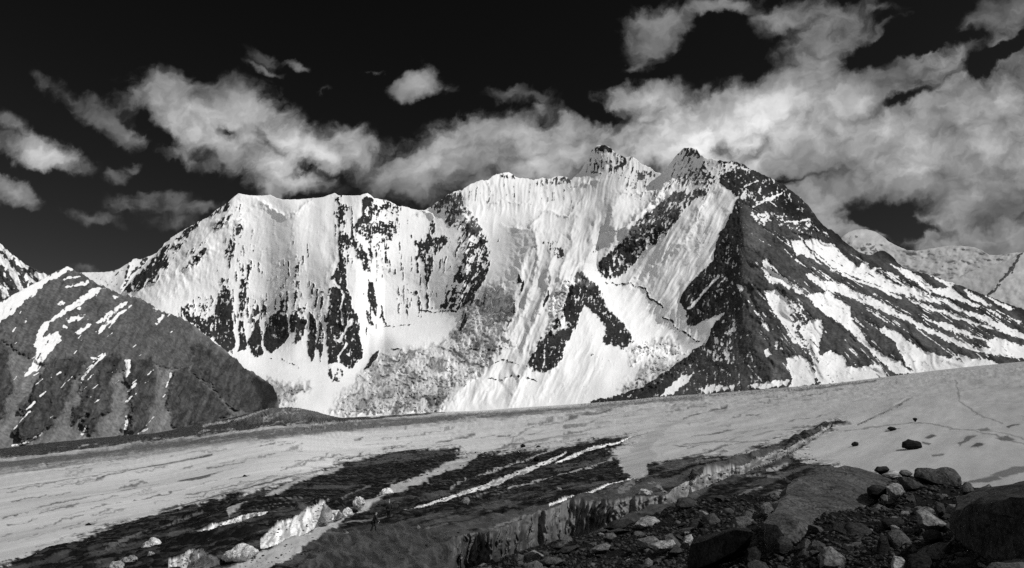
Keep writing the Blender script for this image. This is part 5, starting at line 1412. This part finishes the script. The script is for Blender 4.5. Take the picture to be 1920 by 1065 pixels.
def glacier_boulders():
    def stand(px, py, D=None):
        d = float(gD(np.array([px], float), np.array([py], float))[0]) if D is None else D
        return d
    spec = [([(1692, 838), (1693, 830), (1703, 824), (1716, 827), (1726, 830), (1728, 837), (1712, 839)], M_DARK, 'largest dark boulder alone on the pale ice at right', 'boulder'),
            ([(1596, 834), (1598, 830), (1603, 828), (1609, 830), (1610, 834)], M_DARK, 'small dark boulder alone on the ice left of the largest one', 'boulder'),
            ([(1664, 803), (1668, 800), (1678, 801), (1682, 804), (1672, 805)], M_DARK, 'flat dark stone on the ice above the lone large boulder', 'boulder'),
            ([(1711, 785), (1714, 783), (1719, 784), (1720, 786)], M_DARK, 'tiny dark stone far up on the pale ice at right', 'boulder'),
            ([(864, 940), (870, 933), (878, 933), (881, 939), (877, 947), (868, 945)], M_PALE, 'pale diamond shaped boulder alone on the black debris', 'boulder'),
            ([(1042, 918), (1044, 913), (1052, 915), (1054, 920), (1048, 922)], M_PALE, 'small pale boulder on the debris below the white ice step', 'boulder'),
            ([(1000, 861), (1003, 856), (1010, 856), (1012, 861), (1006, 863)], M_DARK, 'dark stone perched on the edge of a white ice streak', 'boulder'),
            ([(160, 984), (166, 980), (172, 983), (172, 986), (162, 986)], M_DARK, 'dark stone on the bright ice at lower left', 'boulder'),
            ([(975, 836), (979, 832), (985, 834), (985, 837)], M_DARK, 'small dark stone on the grey ice above the debris field', 'boulder'),
            ([(1005, 838), (1009, 835), (1014, 837), (1013, 839)], M_DARK, 'small dark stone right of another above the debris field', 'boulder'),
            ([(455, 893), (458, 890), (463, 892), (462, 894)], M_DARK, 'small dark stone on the ice near the left dirt lines', 'boulder'),
            ([(644, 1002), (648, 995), (654, 998), (652, 1006), (646, 1007)], M_PALE, 'small pale stone near the hiker in front', 'boulder'),
            ([(780, 990), (783, 983), (788, 988), (787, 994)], M_PALE, 'pale leaning stone on the debris right of the hikers', 'boulder')]
    for i, (ol, mt, lab, cat) in enumerate(spec):
        bx = sum(p[0] for p in ol) / len(ol); by = max(p[1] for p in ol)
        D = stand(bx, by + .5)
        w = (max(p[0] for p in ol) - min(p[0] for p in ol)) / F * D
        block('boulder', ol, D, w * .7, mt, lab, cat, up=.2, seed=80 + i, rough=.05)
    ice = [([(664, 951), (661, 940), (668, 932), (680, 933), (684, 942), (680, 950), (670, 953)], 'largest white ice lump beside the pale ice channel'),
           ([(714, 928), (717, 918), (726, 915), (736, 918), (738, 926), (726, 931)], 'white rounded ice lump half way up the ice channel'),
           ([(756, 906), (762, 900), (766, 897), (768, 902), (774, 905), (768, 908)], 'small spiky ice lump at the upper end of the channel'),
           ([(640, 968), (643, 958), (652, 951), (660, 957), (660, 966), (650, 970)], 'grey ice lump next to the white ice wall'),
           ([(264, 1027), (270, 1018), (288, 1010), (302, 1016), (303, 1024), (285, 1030)], 'flat white ice lump in the debris at bottom left'),
           ([(225, 1052), (232, 1044), (250, 1042), (258, 1048), (246, 1056), (230, 1058)], 'white ice lump nearest the bottom left corner'),
           ([(276, 1042), (280, 1034), (288, 1034), (290, 1042), (282, 1048)], 'small ice lump between two larger ones at bottom left'),
           ([(418, 1046), (424, 1036), (440, 1030), (452, 1020), (470, 1022), (482, 1034), (464, 1044), (440, 1050)], 'jagged grey ice lump above the bottom of the ice channel'),
           ([(200, 1064), (210, 1054), (228, 1056), (232, 1066), (214, 1072)], 'dull ice lump cut by the bottom edge at left'),
           ([(1197, 926), (1201, 918), (1210, 917), (1222, 922), (1220, 928), (1206, 929)], 'small white ice knob on the lip of the long ice wall')]
    for i, (ol, lab) in enumerate(ice):
        bx = sum(p[0] for p in ol) / len(ol); by = max(p[1] for p in ol)
        D = stand(bx, by + .5)
        w = (max(p[0] for p in ol) - min(p[0] for p in ol)) / F * D
        block('ice_block', ol, D, w * .7, M_ICEB, lab, 'ice block', up=.25, seed=110 + i, rough=.09, soft=.4)


glacier_boulders()


def stones():
    """loose stones on the moraine: 230 of their own, the smallest as one gravel mesh"""
    rng = random.Random(77)
    kinds = []
    for k in range(20):
        kinds.append(rock_mesh('stone', 900 + k, True, rng.uniform(.45, .85), [M_RUBBLE, M_PALE, M_ROCK, M_PALE2][k % 4]))
    n = 0
    tries = 0
    while n < 285 and tries < 9000:
        tries += 1
        px = rng.uniform(870, 1925); py = rng.uniform(890, 1075)
        tp = float(np.interp(px, [p[0] for p in MO_TOP], [p[1] for p in MO_TOP]))
        if py < tp + 4:
            continue
        D = float(moD(px, py)[0])
        sz = rng.uniform(5.5, 10) if rng.random() < .6 else rng.uniform(10, 24)
        r = sz / F * D
        if r > .34:
            r = .34
        o = bpy.data.objects.new('stone', rng.choice(kinds))
        COL.objects.link(o)
        p = at(px, py, D)
        o.location = (p.x, p.y, mo_z(p.x, p.y) + r * .25)
        o.scale = (r * rng.uniform(.8, 1.35), r * rng.uniform(.8, 1.2), r * rng.uniform(.7, 1.1))
        o.rotation_euler = (rng.uniform(-.5, .5), rng.uniform(-.5, .5), rng.uniform(0, 6.3))
        tag(o, 'small angular stone lying loose in the moraine rubble', 'stone', 'loose stones of the moraine')
        n += 1
    # gravel
    r2 = np.random.RandomState(3)
    verts = []; faces = []
    base = [rock_mesh('pebble', 700 + k, False, .7, M_RUBBLE) for k in range(5)]
    bv = []
    for me in base:
        v = np.empty(len(me.vertices) * 3); me.vertices.foreach_get('co', v)
        f = np.array([p.vertices[:] for p in me.polygons])
        bv.append((v.reshape(-1, 3), f))
    flatV = MOV.reshape(-1, 3)
    for nm, N, mt, lab in (('gravel', 13000, M_RUBBLE, 'dark gravel filling the moraine between the stones'), ('pebbles', 9000, M_PALE2, 'paler pebbles mixed through the dark gravel of the moraine')):
        px = r2.uniform(860, 2000, N); py = 880 + 215 * r2.uniform(0, 1, N) ** .9
        tp = interp(MO_TOP, px)
        ok = py > tp + 1.5
        px, py = px[ok], py[ok]
        D = moD(px, py)
        Xn, Yn = ray(px, py)
        off = 0
        VV = []; FF = []
        for i in range(len(px)):
            r = min((1.3 + 5.5 * r2.rand() ** 2.6) / F * D[i], .11)
            v, f = bv[i % 5]
            a = r2.rand() * 6.28
            c, s_ = math.cos(a), math.sin(a)
            q = v * [r * (.8 + .7 * r2.rand()), r, r * (.6 + .6 * r2.rand())]
            t_ = (r2.rand() - .5) * 1.2
            q = np.stack([q[:, 0], q[:, 1] * math.cos(t_) - q[:, 2] * math.sin(t_), q[:, 1] * math.sin(t_) + q[:, 2] * math.cos(t_)], 1)
            q = np.stack([q[:, 0] * c - q[:, 1] * s_, q[:, 0] * s_ + q[:, 1] * c, q[:, 2]], 1)
            d = (flatV[::3, 0] - Xn[i] * D[i]) ** 2 + (flatV[::3, 1] - D[i]) ** 2
            z = flatV[::3][d.argmin(), 2]
            VV.append(q + [Xn[i] * D[i], D[i], z + r * .25]); FF.append(f + off); off += len(v)
        mesh_obj(nm, np.concatenate(VV), np.concatenate(FF), mt, lab, 'gravel')
    # rubble strewn over the black debris field on the glacier
    N = 9000
    px = r2.uniform(60, 1560, N); py = r2.uniform(800, 1075, N)
    deb = [(0, 1063), (100, 1030), (180, 1003), (300, 966), (417, 933), (500, 920), (567, 900), (640, 876), (740, 852), (860, 846), (1007, 848), (1173, 824), (1160, 876), (1195, 905), (1222, 868), (1347, 856), (1440, 840), (1560, 795), (1500, 840), (1560, 876), (1300, 930), (1200, 935), (1060, 940), (850, 1010), (840, 1075), (0, 1075)]
    ok = sdf(deb, px, py) > 0
    px, py = px[ok], py[ok]
    D = gD(px, py); Xn, Yn = ray(px, py)
    VV = []; FF = []; off = 0
    for i in range(len(px)):
        r = (.7 + 2.6 * r2.rand() ** 4) / F * D[i]
        v, f = bv[i % 5]
        a = r2.rand() * 6.28
        c, s_ = math.cos(a), math.sin(a)
        q = v * [r * 1.3, r, r * .8]
        q = np.stack([q[:, 0] * c - q[:, 1] * s_, q[:, 0] * s_ + q[:, 1] * c, q[:, 2]], 1)
        VV.append(q + [Xn[i] * D[i], D[i], Yn[i] * D[i] + r * .3]); FF.append(f + off); off += len(v)
    mesh_obj('rubble', np.concatenate(VV), np.concatenate(FF), M_RUBBLE, 'scattered rubble over the black debris field of the glacier', 'rubble')


def mesh_obj(name, V, Fc, mat, label, cat):
    me = bpy.data.meshes.new(name)
    me.vertices.add(len(V)); me.vertices.foreach_set('co', V.reshape(-1).astype(np.float32))
    me.loops.add(Fc.size); me.polygons.add(len(Fc))
    me.polygons.foreach_set('loop_start', np.arange(0, Fc.size, 3, dtype=np.int32))
    me.polygons.foreach_set('loop_total', np.full(len(Fc), 3, np.int32))
    me.polygons.foreach_set('vertices', Fc.reshape(-1).astype(np.int32))
    me.update(calc_edges=True)
    me.materials.append(mat)
    o = bpy.data.objects.new(name, me)
    COL.objects.link(o)
    return tag(o, label, cat, kind='stuff')


stones()





# ------------------------------------------------------------------ people
def cloth(name, tone):
    m = bpy.data.materials.new(name); m.use_nodes = True
    g = NT(m.node_tree)
    n = g.noise(g.n('ShaderNodeTexCoord').outputs['Object'], 30, 4, .6)
    principled(g, g.m('MULTIPLY', tone, g.m('ADD', .6, g.m('MULTIPLY', n, .8))), .9)
    return m


M_SKIN = cloth('skin', .3)
M_JACKET = cloth('dark_jacket_cloth', .022)
M_TROUSER = cloth('dark_trouser_cloth', .016)
M_CAP = cloth('dark_cap_cloth', .02)
M_PALECAP = cloth('pale_cap_cloth', .35)


def skin(name, pts, edges, rad, mat, parent, root=0):
    me = bpy.data.meshes.new(name)
    me.from_pydata(pts, edges, [])
    o = bpy.data.objects.new(name, me)
    COL.objects.link(o)
    md = o.modifiers.new('skin', 'SKIN')
    md.use_smooth_shade = True
    for v, r in zip(me.skin_vertices[0].data, rad):
        v.radius = r if isinstance(r, tuple) else (r, r)
    me.skin_vertices[0].data[root].use_root = True
    sb = o.modifiers.new('sub', 'SUBSURF'); sb.levels = 1; sb.render_levels = 2
    dg = bpy.context.evaluated_depsgraph_get()
    dg.update()
    m2 = bpy.data.meshes.new_from_object(o.evaluated_get(dg))
    o.modifiers.clear()
    o.data = m2
    m2.name = name
    m2.materials.clear(); m2.materials.append(mat)
    o.parent = parent
    return o


def person(loc, rot, label, stride=.25, lean=.1, cap=None, arm=.1):
    root = bpy.data.objects.new('person', None)
    COL.objects.link(root)
    root.location = loc; root.rotation_euler = (0, 0, rot)
    tag(root, label, 'person')
    L = lean
    # facing +x; hips at .92 m, head top at 1.75 m
    hip = (0, 0, .93); ch = (L * .6, 0, 1.25); nk = (L, 0, 1.48); hd = (L + .04, 0, 1.64)
    kn = [(stride * .55 + .06, .1, .5), (-stride * .25 + .03, -.1, .49)]
    an = [(stride * .8, .1, .08), (-stride * .8, -.1, .1)]
    toe = [(stride * .8 + .17, .1, .04), (-stride * .8 + .16, -.1, .04)]
    sh = [(L, .19, 1.42), (L, -.19, 1.42)]
    el = [(L - .08 + arm, .26, 1.14), (L - .02 + arm, -.26, 1.14)]
    wr = [(L + .1 + arm * 1.6, .25, .93), (L + .02 + arm * 1.4, -.25, .9)]
    ha = [(L + .15 + arm * 1.7, .24, .85), (L + .05 + arm * 1.5, -.24, .81)]
    hj = [(0, .1, .88), (0, -.1, .88)]
    P = [hip, ch, nk, hd]; E = [(0, 1), (1, 2), (2, 3)]; R = [(.15, .12), (.16, .12), .06, (.085, .105)]
    P.append((hd[0] + .005, 0, 1.72)); E.append((3, 4)); R.append((.07, .08))
    P.append((hd[0] + .1, 0, 1.62)); E.append((3, 5)); R.append(.018)     # nose
    for s in (0, 1):
        i = len(P)
        P += [hj[s], kn[s], an[s], toe[s]]; E += [(0, i), (i, i + 1), (i + 1, i + 2), (i + 2, i + 3)]; R += [.09, .06, .042, .035]
        i = len(P)
        P += [sh[s], el[s], wr[s], ha[s]]; E += [(1, i), (i, i + 1), (i + 1, i + 2), (i + 2, i + 3)]; R += [.065, .045, .033, .03]
    skin('body', P, E, R, M_SKIN, root)
    P = [(0, 0, .86), ch, (L, 0, 1.45)]; E = [(0, 1), (1, 2)]; R = [(.2, .15), (.21, .17), (.12, .11)]
    for s in (0, 1):
        i = len(P)
        P += [sh[s], el[s], wr[s]]; E += [(1, i), (i, i + 1), (i + 1, i + 2)]; R += [.1, .075, .06]
    skin('jacket', P, E, R, M_JACKET, root)
    P = [(0, 0, .95)]; E = []; R = [(.17, .14)]
    for s in (0, 1):
        i = len(P)
        P += [hj[s], kn[s], an[s]]; E += [(0, i), (i, i + 1), (i + 1, i + 2)]; R += [.115, .085, .075]
    skin('trousers', P, E, R, M_TROUSER, root)
    for s in (0, 1):
        skin('boot', [an[s], (an[s][0] + .01, an[s][1], .06), toe[s]], [(0, 1), (1, 2)], [.06, .06, .05], M_TROUSER, root)
    skin('cap', [(hd[0] - .01, 0, 1.69), (hd[0] - .005, 0, 1.76), (hd[0] + .13, 0, 1.705)], [(0, 1), (0, 2)], [(.1, .11), (.05, .06), (.03, .06)], cap or M_CAP, root)
    return root


def gpos(px, py):
    d = float(gD(np.array([px], float), np.array([py], float))[0])
    return at(px, py, d)


person(gpos(699, 1000), math.radians(15), 'hiker in dark clothes walking, nearer of the two on the black debris', .3, .2, None, .12)
person(gpos(729, 974), math.radians(100), 'hiker in dark clothes standing with a pale cap, farther of the two on the debris', .08, .02, M_PALECAP, 0)
person(gpos(713, 802), math.radians(20), 'tiny distant hiker right of another on the grey dirt band', .28, .1)
person(gpos(700, 803), math.radians(0), 'tiny distant hiker left of another on the grey dirt band', .2, .08)
person(gpos(570, 809), math.radians(10), 'tiny distant hiker, leftmost of all on the glacier', .2, .08)
person(gpos(584, 809), math.radians(0), 'tiny distant hiker just right of the leftmost one', .25, .08)
